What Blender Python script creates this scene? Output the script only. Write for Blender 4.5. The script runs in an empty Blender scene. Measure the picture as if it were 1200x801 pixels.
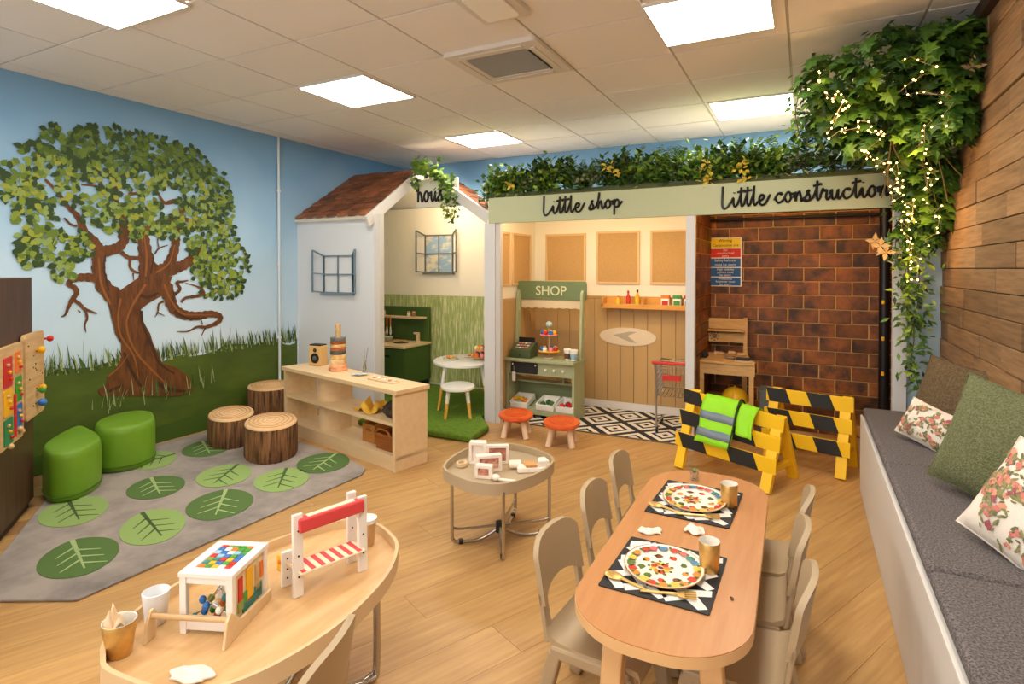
import bpy, math, random
from math import sin, cos, pi, radians as rad
from mathutils import Vector as V, Matrix
random.seed(11)
SC = bpy.context.scene
COL = SC.collection

# ------------------------------------------------------------------ camera, world, lights, exposure
CAM_H, CEIL = 1.36, 2.617
yaw, pit = rad(27.155), rad(0.737)
fw = V((-sin(yaw)*cos(pit), cos(yaw)*cos(pit), -sin(pit)))
rt = V((cos(yaw), sin(yaw), 0))
up = rt.cross(fw)
cd = bpy.data.cameras.new('camera')
cam = bpy.data.objects.new('camera', cd); COL.objects.link(cam)
M = Matrix((rt, up, -fw)).transposed().to_4x4(); M.translation = (0, 0, CAM_H)
cam.matrix_world = M
cd.sensor_width = 36; cd.sensor_fit = 'HORIZONTAL'
cd.lens = 671.7/1200*36
cd.shift_y = -(400.5-323.1)/1200
cd.clip_start = 0.02
SC.camera = cam
w = bpy.data.worlds.new('world'); SC.world = w; w.use_nodes = True
w.node_tree.nodes['Background'].inputs[0].default_value = (.95, .97, 1, 1)
w.node_tree.nodes['Background'].inputs[1].default_value = 3.0
vs = SC.view_settings
vs.view_transform = 'Standard'; vs.look = 'None'; vs.gamma = 1; vs.use_curve_mapping = False
vs.exposure = 0.52
PANEL_E = 17.0         # emission of the ceiling panels
STRIP_E = 52.0         # warm strips inside the booths
LIGHTS = [(-2.90, 1.46, .57, .54), (-2.835, 3.13, .57, .53), (-2.78, 4.84, .57, .5), (-.425, 3.0, .54, .53), (-.376, 4.825, .56, .55),
          (-.42, 1.42, .57, .54), (-2.9, -.3, .57, .54), (-.42, -.3, .57, .54)]

# ------------------------------------------------------------------ materials
def lin(c):
    return tuple(((x/255)/12.92 if x/255 <= .04045 else ((x/255+.055)/1.055)**2.4) for x in c)+(1,)
MATS = {}
def mat(name, col, rough=.6, metal=0, col2=None, vs_=6, stretch=(1, 1, 1), bump=0, bs=80, rnd=0, emit=None, es=0, spec=.4, contrast=(.35, .65), detail=4, trans=0, coord='Object', alpha=1):
    if name in MATS: return MATS[name]
    m = bpy.data.materials.new(name); m.use_nodes = True
    nt = m.node_tree; N = nt.nodes; L = nt.links; b = N['Principled BSDF']
    b.inputs['Base Color'].default_value = lin(col)
    b.inputs['Roughness'].default_value = rough
    b.inputs['Metallic'].default_value = metal
    b.inputs['Specular IOR Level'].default_value = spec
    if trans: b.inputs['Transmission Weight'].default_value = trans
    if emit:
        b.inputs['Emission Color'].default_value = lin(emit); b.inputs['Emission Strength'].default_value = es
    out = None
    if col2 or bump or rnd:
        tc = N.new('ShaderNodeTexCoord'); oi = N.new('ShaderNodeObjectInfo')
        mp = N.new('ShaderNodeMapping'); mp.inputs['Scale'].default_value = stretch
        ad = N.new('ShaderNodeVectorMath'); ad.operation = 'MULTIPLY_ADD'
        cx = N.new('ShaderNodeCombineXYZ')
        for i in range(3): L.new(oi.outputs['Random'], cx.inputs[i])
        ad.inputs[1].default_value = (37.1, 19.7, 53.3) if rnd else (0, 0, 0)
        L.new(cx.outputs[0], ad.inputs[0]); L.new(tc.outputs[coord], ad.inputs[2])
        L.new(ad.outputs[0], mp.inputs[0])
    if col2:
        nz = N.new('ShaderNodeTexNoise'); nz.inputs['Scale'].default_value = vs_; nz.inputs['Detail'].default_value = detail
        nz.inputs['Roughness'].default_value = .6
        L.new(mp.outputs[0], nz.inputs['Vector'])
        cr = N.new('ShaderNodeValToRGB'); cr.color_ramp.elements[0].position = contrast[0]; cr.color_ramp.elements[1].position = contrast[1]
        cr.color_ramp.elements[0].color = lin(col); cr.color_ramp.elements[1].color = lin(col2)
        L.new(nz.outputs['Fac'], cr.inputs[0]); out = cr.outputs[0]
    if rnd:
        hs = N.new('ShaderNodeHueSaturation')
        mr = N.new('ShaderNodeMapRange'); mr.inputs['To Min'].default_value = 1-rnd; mr.inputs['To Max'].default_value = 1+rnd
        L.new(oi.outputs['Random'], mr.inputs[0]); L.new(mr.outputs[0], hs.inputs['Value'])
        if out: L.new(out, hs.inputs['Color'])
        else: hs.inputs['Color'].default_value = lin(col)
        out = hs.outputs[0]
    if out: L.new(out, b.inputs['Base Color'])
    if bump:
        nb = N.new('ShaderNodeTexNoise'); nb.inputs['Scale'].default_value = bs; nb.inputs['Detail'].default_value = 3
        L.new(mp.outputs[0], nb.inputs['Vector'])
        bp = N.new('ShaderNodeBump'); bp.inputs['Strength'].default_value = bump; bp.inputs['Distance'].default_value = .01
        L.new(nb.outputs['Fac'], bp.inputs['Height']); L.new(bp.outputs[0], b.inputs['Normal'])
    MATS[name] = m
    return m

# ------------------------------------------------------------------ mesh builder
class MB:
    def __init__(s): s.v = []; s.f = []; s.m = []; s.mi = 0; s.T = None
    def add(s, vs_, fs):
        o = len(s.v)
        for p in vs_:
            p = V(p)
            s.v.append(s.T @ p if s.T else p)
        for f in fs: s.f.append(tuple(i+o for i in f)); s.m.append(s.mi)
        return s
    def box(s, c, d, R=None):
        x, y, z = (k/2 for k in d); c = V(c)
        P = [V(p) for p in ((-x,-y,-z),(x,-y,-z),(x,y,-z),(-x,y,-z),(-x,-y,z),(x,-y,z),(x,y,z),(-x,y,z))]
        if R: P = [R @ p for p in P]
        return s.add([p+c for p in P], [(3,2,1,0),(4,5,6,7),(0,1,5,4),(1,2,6,5),(2,3,7,6),(3,0,4,7)])
    def bb(s, x0, x1, y0, y1, z0, z1):
        return s.box(((x0+x1)/2, (y0+y1)/2, (z0+z1)/2), (abs(x1-x0), abs(y1-y0), abs(z1-z0)))
    def bar(s, p, q, w_, h_, upv=(0, 0, 1)):
        p, q = V(p), V(q); d = q-p; l = d.length; d.normalize()
        u = V(upv); sd = d.cross(u)
        if sd.length < 1e-4: sd = d.cross(V((0, 1, 0)))
        sd.normalize(); u = sd.cross(d)
        R = Matrix((d, sd, u)).transposed()
        return s.box((p+q)/2, (l, w_, h_), R)
    def tube(s, pts, r, n=8, closed=False):
        pts = [V(p) for p in pts]; k = len(pts); vs_ = []; fs = []
        prev = None
        for i, p in enumerate(pts):
            a = pts[(i-1) % k] if (i > 0 or closed) else p; b = pts[(i+1) % k] if (i < k-1 or closed) else p
            t = (b-a)
            if t.length < 1e-9: t = V((0, 0, 1))
            t.normalize()
            if prev is None:
                u = t.cross(V((0, 0, 1)))
                if u.length < .05: u = t.cross(V((0, 1, 0)))
            else: u = prev - t*prev.dot(t)
            u.normalize(); prev = u; q = t.cross(u)
            rr = r[i] if isinstance(r, (list, tuple)) else r
            for j in range(n):
                a_ = 2*pi*j/n; vs_.append(p+(u*cos(a_)+q*sin(a_))*rr)
        m = k if closed else k-1
        for i in range(m):
            for j in range(n):
                a0 = i*n+j; a1 = i*n+(j+1) % n; b0 = ((i+1) % k)*n+j; b1 = ((i+1) % k)*n+(j+1) % n
                fs.append((a0, a1, b1, b0))
        if not closed: fs.append(tuple(range(n-1, -1, -1))); fs.append(tuple((k-1)*n+j for j in range(n)))
        return s.add(vs_, fs)
    def lathe(s, prof, c=(0, 0, 0), n=24, sx=1, sy=1, rz=0, cap=True):
        vs_ = []; fs = []; c = V(c); k = len(prof)
        for r, z in prof:
            for j in range(n):
                a = 2*pi*j/n; x, y = r*cos(a)*sx, r*sin(a)*sy
                vs_.append(c+V((x*cos(rz)-y*sin(rz), x*sin(rz)+y*cos(rz), z)))
        for i in range(k-1):
            for j in range(n):
                fs.append((i*n+j, i*n+(j+1) % n, (i+1)*n+(j+1) % n, (i+1)*n+j))
        fs.append(tuple(range(n-1, -1, -1)))
        if cap: fs.append(tuple((k-1)*n+j for j in range(n)))
        return s.add(vs_, fs)
    def cyl(s, c, r, h, n=20, r2=None): return s.lathe([(r, 0), (r if r2 is None else r2, h)], c, n)
    def ball(s, c, r, n=12, m=8, sc=(1, 1, 1)):
        P = []
        c = V(c)
        for i in range(m+1):
            t = -pi/2+pi*i/m; rr = max(cos(t)*r, r*.02); P.append((rr, sin(t)*r*sc[2]))
        return s.lathe(P, c, n, sc[0], sc[1])
    def prism(s, poly, z0, z1, F=None):
        n = len(poly); F = F or (lambda x, y, z: (x, y, z))
        vs_ = [F(x, y, z0) for x, y in poly]+[F(x, y, z1) for x, y in poly]
        fs = [tuple(range(n-1, -1, -1)), tuple(range(n, 2*n))]+[(i, (i+1) % n, (i+1) % n+n, i+n) for i in range(n)]
        return s.add(vs_, fs)
    def ring(s, outer, inner, z0, z1, F=None):
        n = len(outer); F = F or (lambda x, y, z: (x, y, z))
        vs_ = [F(x, y, z) for z in (z0, z1) for pl in (outer, inner) for x, y in pl]
        fs = []
        for i in range(n):
            j = (i+1) % n
            fs += [(i, j, j+2*n, i+2*n), (n+j, n+i, n+i+2*n, n+j+2*n)[0:4], (2*n+i, 2*n+j, 3*n+j, 3*n+i), (j, i, n+i, n+j)]
        return s.add(vs_, fs)
    def leaf(s, p, d, nrm, L_, W_, fold=.15):
        p, d, nrm = V(p), V(d).normalized(), V(nrm)
        sd = d.cross(nrm)
        if sd.length < 1e-3: sd = d.cross(V((.3, .7, .2)))
        sd.normalize(); nn = sd.cross(d)
        t = p+d*L_-nn*L_*fold*.6; m = p+d*L_*.5-nn*W_*fold
        return s.add([p, p+d*L_*.4+sd*W_*.5, t, p+d*L_*.4-sd*W_*.5, m], [(0, 1, 4), (1, 2, 4), (2, 3, 4), (3, 0, 4)])
    def lobed(s, p, d, nrm, L_):
        p, d, nrm = V(p), V(d).normalized(), V(nrm)
        sd = d.cross(nrm)
        if sd.length < 1e-3: sd = d.cross(V((.3, .7, .2)))
        sd.normalize(); nn = sd.cross(d)
        Q = [(0, 0), (.15, .12), (.05, .42), (.3, .3), (.42, .5), (.52, .24), (.7, .34), (.74, .14), (1, 0)]
        vs_ = [p+d*x*L_+sd*y*L_-nn*(abs(y)*.25+x*x*.2)*L_ for x, y in Q]+[p+d*x*L_-sd*y*L_-nn*(abs(y)*.25+x*x*.2)*L_ for x, y in Q[1:-1]]
        mid = p+d*.5*L_; vs_.append(mid); k = len(vs_)-1
        order = list(range(9))+list(range(k-1, 8, -1))
        return s.add(vs_, [(order[i], order[(i+1) % len(order)], k) for i in range(len(order))])
    def build(s, name, mats, parent=None, smooth=None, bevel=0, seg=2):
        me = bpy.data.meshes.new(name)
        me.from_pydata([tuple(p) for p in s.v], [], s.f)
        ml = mats if isinstance(mats, (list, tuple)) else [mats]
        for m_ in ml: me.materials.append(m_)
        if len(ml) > 1: me.polygons.foreach_set('material_index', s.m)
        if smooth is not None:
            me.polygons.foreach_set('use_smooth', [True]*len(me.polygons))
            me.set_sharp_from_angle(angle=rad(smooth))
        me.update()
        o = bpy.data.objects.new(name, me); COL.objects.link(o)
        if parent is not None: o.parent = parent
        if bevel:
            b = o.modifiers.new('edge', 'BEVEL'); b.width = bevel; b.segments = seg; b.limit_method = 'ANGLE'; b.angle_limit = rad(40)
        return o

def tag(o, label, cat, group=None, kind=None):
    o['label'] = label; o['category'] = cat
    if group: o['group'] = group
    o['kind'] = kind or 'thing'
    return o
def thing(name, label, cat, loc=(0, 0, 0), rz=0, group=None):
    o = bpy.data.objects.new(name, None); COL.objects.link(o); o.empty_display_size = .05
    o.location = loc; o.rotation_euler = (0, 0, rz)
    return tag(o, label, cat, group)
def struct(o, label=None):
    o['kind'] = 'structure'
    if label: o['label'] = label
    return o
def dup(root, loc, rz, label, group=None):
    r = root.copy(); COL.objects.link(r); r.location = loc; r.rotation_euler = (0, 0, rz); r['label'] = label
    if group: r['group'] = group
    for ch in list(root.children):
        c = ch.copy(); COL.objects.link(c); c.parent = r
        for g in ch.children:
            d = g.copy(); COL.objects.link(d); d.parent = c
    return r
def inst(src, loc, parent, rot=None, scale=None):
    o = src.copy(); COL.objects.link(o); o.parent = parent; o.location = loc
    if rot is not None: o.rotation_euler = rot
    if scale is not None: o.scale = scale
    return o
def B(name, mats, x0, x1, y0, y1, z0, z1, parent=None, bevel=0):
    return MB().bb(x0, x1, y0, y1, z0, z1).build(name, mats, parent, bevel=bevel)
def rrect(w_, h_, r, n=4, cx=0, cy=0):
    P = []
    for k, (sx, sy) in enumerate(((1, 1), (-1, 1), (-1, -1), (1, -1))):
        for i in range(n+1):
            a = pi/2*k+pi/2*i/n
            P.append((cx+sx*(w_/2-r)+r*cos(a), cy+sy*(h_/2-r)+r*sin(a)))
    return P
def smooth_pts(P, k=6, closed=False):
    P = [V(p) for p in P]; n = len(P); out = []
    rng = n if closed else n-1
    for i in range(rng):
        g = lambda j: P[j % n] if closed else P[min(max(j, 0), n-1)]
        a, b, c, d = g(i-1), g(i), g(i+1), g(i+2)
        for t in range(k):
            u = t/k
            out.append(.5*((2*b)+(c-a)*u+(2*a-5*b+4*c-d)*u*u+(3*b-a-3*c+d)*u**3))
    if not closed: out.append(P[-1])
    return out
def ell(cx, cy, a, b, rz=0, n=32):
    return [(cx+a*cos(t)*cos(rz)-b*sin(t)*sin(rz), cy+a*cos(t)*sin(rz)+b*sin(t)*cos(rz)) for t in (2*pi*i/n for i in range(n))]

# shared materials
WHITE = mat('white_paint', (222, 214, 205), .5)
PINE = mat('pine', (214, 178, 128), .5, col2=(196, 156, 104), vs_=5, stretch=(1, 8, 8))
BIRCH = mat('birch', (226, 198, 154), .5, col2=(214, 182, 136), vs_=2.5, stretch=(1.2, 10, 10), contrast=(.25, .8))
STEEL = mat('steel', (190, 186, 180), .25, 1)
BLACK = mat('black', (24, 22, 20), .5)
TAUPE = mat('taupe', (172, 149, 116), .45, bump=.05, bs=200)
SAGE = mat('sage', (166, 170, 134), .55)
SAGE_D = mat('sage_dark', (104, 118, 78), .55)
GOLD = mat('gold', (222, 184, 112), .36, .8, col2=(206, 162, 90), vs_=30)
CERAMIC = mat('ceramic', (240, 234, 222), .25)
RED = mat('red', (200, 44, 36), .45); YEL = mat('yellow', (236, 178, 24), .5); GRN = mat('green', (70, 150, 50), .5)
BLU = mat('blue', (50, 110, 180), .5); ORG = mat('orange', (230, 120, 40), .5); PNK = mat('pink', (232, 130, 140), .5)
CREAM = mat('cream', (238, 226, 204), .6)
# ------------------------------------------------------------------ room shell
XL, XR, YB, YF = -4.5, .78, 5.75, -1.7
# floor: vinyl planks laid at an angle
FLOOR_M = mat('oak_vinyl', (198, 156, 98), .38, col2=(170, 126, 74), vs_=2.6, stretch=(1.0, 15, 1), rnd=.05, spec=.45, contrast=(.3, .72))
floor = struct(B('floor', mat('floor_joint', (150, 110, 66), .7), XL, XR, YF, YB, -.06, -.004))
FA = rad(90-25.5); PW, PL = .19, 1.25
fd = V((cos(FA), sin(FA), 0)); fs_ = V((-sin(FA), cos(FA), 0))
src = None
cen = V((-1.9, 3.0, 0)); k = 0
def inside(p, m_): return XL-m_ < p.x < XR+m_ and .1-m_ < p.y < YB+m_
def clip_poly(P, x0, x1, y0, y1):
    for ax, lim, sg in ((0, x0, 1), (0, x1, -1), (1, y0, 1), (1, y1, -1)):
        out = []
        for i in range(len(P)):
            a, b = P[i-1], P[i]; ia = sg*(a[ax]-lim) >= 0; ib = sg*(b[ax]-lim) >= 0
            if ia != ib:
                t = (lim-a[ax])/(b[ax]-a[ax]); out.append((a[0]+(b[0]-a[0])*t, a[1]+(b[1]-a[1])*t))
            if ib: out.append(b)
        P = out
        if not P: return P
    return P
mb0 = MB().box((0, 0, -.002), (PL-.0012, PW-.0012, .004))
for r in range(-22, 23):
    off = (r*.43) % 1*PL
    for c_ in range(-5, 6):
        p = cen+fs_*(r*PW)+fd*(c_*PL+off)
        # only planks that touch the visible floor get built one by one
        q = [p+fd*(a*PL/2)+fs_*(b*PW/2) for a, b in ((-1, -1), (1, -1), (1, 1), (-1, 1))]
        if max(t.y for t in q) < .7 or min(t.x for t in q) > XR or max(t.x for t in q) < XL or min(t.y for t in q) > YB: continue
        if not (-1.15*p.y-2.2 < p.x < .5*p.y+.8): continue
        if all(XL < t.x < XR and YF < t.y < YB for t in q):
            if src is None: o = src = mb0.build('plank', FLOOR_M, floor)
            else: o = inst(src, p, floor)
            o.location = p; o.rotation_euler = (0, 0, FA)
        else:
            P = clip_poly([(t.x, t.y) for t in q], XL, XR, YF, YB)
            if len(P) < 3: continue
            R = Matrix.Rotation(-FA, 3, 'Z')
            o = MB().prism([tuple((R @ (V((x, y, 0))-p))[:2]) for x, y in P], -.004, 0).build('plank', FLOOR_M, floor)
            o.location = p; o.rotation_euler = (0, 0, FA)
        k += 1
fr = struct(B('floor_rear', FLOOR_M, XL, XR, YF, 1.2, -.055, -.0025)); 

# ceiling: suspended grid of tiles
CT = mat('ceiling_tile', (236, 230, 224), .85, bump=.06, bs=250, rnd=.02)
ceil = struct(B('ceiling', mat('ceiling_grid', (190, 180, 168), .6), XL, XR, YF, YB, CEIL+.004, CEIL+.06))
gx = [-4.36+.61*i-.61*.0 for i in range(0, 10)]; gx = [-4.96+.6075*i+.01 for i in range(0, 11)]; gy = [.02+.566*i for i in range(-3, 12)]
for i in range(len(gx)-1):
    for j in range(len(gy)-1):
        x0, x1, y0, y1 = max(gx[i], XL), min(gx[i+1], XR), max(gy[j], YF), min(gy[j+1], YB)
        if x1-x0 < .03 or y1-y0 < .03: continue
        B('tile', CT, x0+.007, x1-.007, y0+.007, y1-.007, CEIL-.003, CEIL+.004, ceil)
PANEL = mat('panel_glow', (255, 250, 240), .5, emit=(255, 251, 242), es=PANEL_E)
LL = ['square ceiling light panel above the green leaf poufs', 'square ceiling light panel above the tree stump stools, beside the ceiling cassette',
      'small looking ceiling light panel above the tiled play house roof', 'large square ceiling light panel over the dining table and barriers',
      'ceiling light panel above the flower planter of the construction booth', 'ceiling light panel over the near end of the bench', 'ceiling light panel over the camera end of the room by the mural', 'ceiling light panel over the camera end of the room by the bench']
for (x, y, a, b), lb in zip(LIGHTS, LL):
    t = thing('ceiling_light', lb, 'ceiling light', (x, y, CEIL-.016), group='square ceiling light panels')
    MB().ring([(-a/2-.012, -b/2-.012), (a/2+.012, -b/2-.012), (a/2+.012, b/2+.012), (-a/2-.012, b/2+.012)], [(-a/2, -b/2), (a/2, -b/2), (a/2, b/2), (-a/2, b/2)], 0, .013).build('frame', WHITE, t)
    MB().box((0, 0, .006), (a, b, .008)).build('diffuser', PANEL, t)
# ceiling cassette and sensor plate
t = thing('ceiling_cassette', 'square air conditioning cassette with grey grille in the ceiling', 'air conditioner', (-1.60, 3.08, CEIL-.03), 0)
VT = mat('vent_plastic', (214, 206, 194), .5)
MB().ring(rrect(.6, .55, .03), rrect(.4, .36, .02), 0, .028).build('frame', VT, t, bevel=.004)
MB().box((0, 0, .014), (.40, .36, .02)).build('grille', mat('vent_grille', (150, 152, 152), .6, bump=.4, bs=180), t)
for sx, sy, a, b in ((0, .225, .4, .03), (0, -.225, .4, .03), (.245, 0, .03, .38), (-.245, 0, .03, .38)):
    MB().box((sx, sy, -.003), (a, b, .006)).build('louver', VT, t, bevel=.002)
MB().box((.21, 0, -.004), (.008, .33, .006)).build('slot', BLACK, t)
t = thing('ceiling_hatch', 'small white plate fixed to the ceiling in front of the cassette', 'ceiling fitting', (-1.32, 2.36, CEIL-.03))
MB().prism(rrect(.26, .34, .02), 0, .027).build('plate', VT, t, bevel=.004); MB().prism(rrect(.18, .26, .02), -.012, 0).build('lens', CERAMIC, t, bevel=.004)

# walls
SKY = mat('mural_sky', (92, 138, 172), .55, col2=(108, 152, 182), vs_=1.2, bump=.03, bs=120)
nt = SKY.node_tree; N = nt.nodes; L_ = nt.links
tc = N.new('ShaderNodeTexCoord'); sp = N.new('ShaderNodeSeparateXYZ'); L_.new(tc.outputs['Object'], sp.inputs[0])
nz = N.new('ShaderNodeTexNoise'); nz.inputs['Scale'].default_value = .9; nz.inputs['Detail'].default_value = 3; L_.new(tc.outputs['Object'], nz.inputs['Vector'])
m1 = N.new('ShaderNodeMath'); m1.operation = 'MULTIPLY_ADD'; m1.inputs[1].default_value = 1.3; L_.new(nz.outputs['Fac'], m1.inputs[0]); L_.new(sp.outputs['Z'], m1.inputs[2])
mr = N.new('ShaderNodeMapRange'); mr.inputs[1].default_value = 1.2; mr.inputs[2].default_value = 3.3; L_.new(m1.outputs[0], mr.inputs[0])
cr = N.new('ShaderNodeValToRGB'); L_.new(mr.outputs[0], cr.inputs[0]); e = cr.color_ramp.elements
e[0].color = lin((212, 230, 242)); e[1].color = lin((122, 168, 206)); e[1].position = .9; el = cr.color_ramp.elements.new(.5); el.color = lin((170, 204, 228))
L_.new(cr.outputs[0], N['Principled BSDF'].inputs['Base Color'])
wl = struct(B('wall_left', SKY, XL-.1, XL, YF, YB, -.06, CEIL+.06))
struct(B('wall_back', SKY, XL-.1, XR+.1, YB, YB+.1, -.06, CEIL+.06))
# unseen wall behind the camera; its long window is added for soft fill light
wf = struct(MB().bb(XL-.1, XR+.1, YF-.1, YF, -.06, .85).bb(XL-.1, XR+.1, YF-.1, YF, 2.4, CEIL+.06).bb(XL-.1, XL+.3, YF-.1, YF, .85, 2.4).bb(XR-.3, XR+.1, YF-.1, YF, .85, 2.4).build('wall_front', CREAM))
wn = MB()
for i in range(6): wn.bb(XL+.3+i*(XR-XL-.6)/5-.03, XL+.3+i*(XR-XL-.6)/5+.03, YF-.08, YF-.02, .85, 2.4)
wn.bb(XL+.3, XR-.3, YF-.08, YF-.02, .85, .91).bb(XL+.3, XR-.3, YF-.08, YF-.02, 2.34, 2.4)
struct(wn.build('fill_window', WHITE))
GREEN_SK = mat('green_skirting', (66, 92, 28), .5)
struct(B('baseboard_left', GREEN_SK, XL, XL+.014, 1.2, 4.09, 0, .13))
# right wall: reclaimed boards
wr = struct(B('wall_right', mat('board_gap', (60, 42, 26), .9), XR, XR+.1, YF, YB, -.06, CEIL+.06))
WOOD = mat('old_board', (150, 116, 80), .65, col2=(102, 74, 46), vs_=2.4, stretch=(4, 1.6, 22), bump=.12, bs=26, rnd=.34, contrast=(.28, .74), detail=6)
zb = 1.36-12*.109; rr = random.Random(3)
row = 0
while zb < CEIL-.02:
    z1 = min(zb+.109, CEIL)
    ys = [YF, 1.9+rr.random()*.3]
    while ys[-1] < 4.44-.75: ys.append(ys[-1]+rr.uniform(.35, .8))
    ys.append(4.44)
    for a, b in zip(ys, ys[1:]):
        th = .018+rr.random()*.012
        o = MB().box((0, 0, 0), (th, b-a-.003, z1-zb-.004)).build('plank', WOOD, wr, bevel=.002, seg=1); o.location = (XR-th/2, (a+b)/2, (zb+z1)/2)
    zb = z1; row += 1
struct(B('trim_1', mat('dark_beam', (70, 48, 30), .6), XR-.06, XR, YF, 4.44, CEIL-.07, CEIL))
# conduit on the mural wall
t = thing('conduit', 'thin white vertical conduit pipe clipped to the blue mural wall', 'pipe', (XL+.018, 3.86, 0))
MB().tube([(0, 0, .14), (0, 0, CEIL-.005)], .012, 10).build('tube', mat('conduit_white', (206, 214, 218), .4), t, 40)
for z in (.7, 1.4, 2.1): MB().box((-.004, 0, z), (.026, .036, .022)).build('clip', WHITE, t, bevel=.003)

# ------------------------------------------------------------------ painted tree mural (flat paint on the wall)
BODY= [(2.578,1.3),(2.828,1.297),(2.473,1.226),(2.8,1.217),(2.402,1.171),(2.764,1.156),(2.352,1.113),(2.648,1.097),(2.364,1.064),(2.584,1.05),(2.375,1.004),(2.587,0.988),(2.39,0.943),(2.619,0.922),(2.4,0.884),(2.652,0.859),(2.441,0.806),(2.674,0.779),(2.442,0.715),(2.72,0.677),(2.426,0.664),(2.742,0.618),(2.406,0.634),(2.858,0.564),(2.352,0.581),(2.955,0.48),(2.329,0.52),(2.993,0.399),(2.278,0.489),(2.999,0.352),(2.307,0.443),(2.875,0.33)]
STROKES= [[(2.41,1.146,0.123),(2.328,1.23,0.105),(2.295,1.327,0.088),(2.296,1.423,0.088),(2.311,1.487,0.088)],[(2.301,1.479,0.08),(2.279,1.55,0.051),(2.23,1.603,0.038),(2.181,1.647,0.028)],[(2.315,1.48,0.08),(2.413,1.507,0.074),(2.468,1.566,0.063),(2.484,1.642,0.058),(2.469,1.707,0.05)],[(2.27,1.292,0.06),(2.206,1.3,0.056),(2.144,1.29,0.046),(2.103,1.255,0.031),(2.143,1.228,0.034),(2.153,1.189,0.034),(2.129,1.151,0.031),(2.102,1.091,0.021),(2.084,1.046,0.014),(2.061,1.033,0.008)],[(2.129,1.151,0.025),(2.177,1.11,0.022),(2.204,1.077,0.022),(2.282,1.04,0.008)],[(2.204,1.077,0.019),(2.218,1.013,0.016),(2.203,0.967,0.013),(2.21,0.911,0.005)],[(2.176,1.055,0.012),(2.16,1.072,0.006)],[(2.444,1.483,0.033),(2.498,1.443,0.03),(2.587,1.441,0.027)],[(2.509,1.434,0.023),(2.509,1.368,0.02),(2.545,1.334,0.02),(2.578,1.325,0.01)],[(2.529,1.326,0.013),(2.533,1.272,0.005)],[(2.652,1.256,0.164),(2.64,1.359,0.137),(2.62,1.479,0.106),(2.608,1.581,0.089),(2.605,1.666,0.077)],[(2.678,1.325,0.139),(2.774,1.359,0.097),(2.829,1.448,0.08),(2.857,1.556,0.068),(2.867,1.61,0.061)],[(2.756,1.333,0.106),(2.865,1.368,0.09),(2.939,1.399,0.077),(3.017,1.479,0.048),(3.096,1.528,0.026)],[(2.691,1.472,0.014),(2.723,1.516,0.012),(2.794,1.545,0.007)],[(2.723,1.516,0.01),(2.715,1.586,0.009),(2.741,1.639,0.005)],[(2.652,1.247,0.138),(2.756,1.227,0.123),(2.799,1.146,0.103),(2.835,1.046,0.086),(2.917,0.987,0.076),(3.033,0.966,0.071),(3.153,0.976,0.057),(3.232,0.955,0.05),(3.247,0.925,0.046),(3.204,0.89,0.038),(3.112,0.869,0.026),(3.032,0.876,0.019),(2.954,0.847,0.011),(2.861,0.856,0.005)],[(3.112,0.869,0.015),(3.071,0.798,0.006)],[(3.082,0.891,0.011),(3.068,0.948,0.007)],[(2.9,1.088,0.025),(2.937,1.122,0.022),(3.034,1.131,0.026),(3.093,1.153,0.026),(3.078,1.187,0.019),(3.015,1.22,0.011),(2.938,1.241,0.005)],[(3.093,1.143,0.019),(3.164,1.131,0.015),(3.227,1.167,0.006)],[(2.845,1.153,0.029),(2.891,1.193,0.025),(2.864,1.248,0.025),(2.91,1.254,0.018),(2.961,1.264,0.007)],[(2.755,1.104,0.021),(2.719,1.08,0.017),(2.71,1.019,0.012),(2.687,0.981,0.005)],[(2.71,1.019,0.01),(2.763,0.989,0.005)],[(2.286,1.509,0.084),(2.212,1.611,0.054),(2.161,1.726,0.038),(2.109,1.78,0.029),(2.047,1.875,0.023),(1.975,1.951,0.017)],[(2.16,1.652,0.015),(2.121,1.664,0.015),(2.083,1.705,0.012)],[(2.459,1.577,0.073),(2.46,1.703,0.054),(2.41,1.855,0.044),(2.418,1.965,0.028),(2.411,2.042,0.016)],[(2.41,1.855,0.037),(2.325,1.923,0.031),(2.269,1.946,0.015),(2.189,1.943,0.009)],[(2.325,1.923,0.021),(2.311,1.997,0.015)],[(2.853,1.561,0.058),(2.908,1.822,0.048),(2.882,1.905,0.038),(2.77,1.877,0.027),(2.72,1.954,0.017)],[(2.907,1.77,0.034),(3.091,1.731,0.025),(3.13,1.788,0.018)],[(2.621,1.65,0.039),(2.718,1.722,0.03),(2.907,1.77,0.024)],[(2.958,1.391,0.07),(3.052,1.498,0.043),(3.148,1.609,0.025)],[(2.499,1.912,0.022),(2.639,1.945,0.02)]]
BLOBS= [(2.126,2.191,0.201,0.161),(2.384,2.208,0.274,0.186),(2.658,2.258,0.272,0.147),(1.963,1.978,0.239,0.211),(1.847,1.865,0.116,0.123),(2.911,2.183,0.242,0.189),(3.094,2.052,0.26,0.214),(3.269,1.835,0.146,0.239),(3.187,1.574,0.248,0.218),(3.349,1.393,0.195,0.206),(3.108,1.356,0.118,0.161),(3.265,1.19,0.211,0.092),(1.913,1.608,0.145,0.195),(2.007,1.5,0.204,0.128),(2.185,1.505,0.081,0.119),(2.068,1.342,0.09,0.087),(1.877,1.44,0.058,0.083),(2.296,1.798,0.158,0.137),(2.379,1.698,0.088,0.093),(2.559,1.839,0.193,0.113),(2.653,1.717,0.219,0.082),(2.558,1.63,0.079,0.064),(2.802,1.661,0.14,0.068),(2.998,1.812,0.191,0.14),(2.5,2.055,0.322,0.143)]
def wallF(x0): return lambda y, z, d: (x0+d, y, z)
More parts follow.
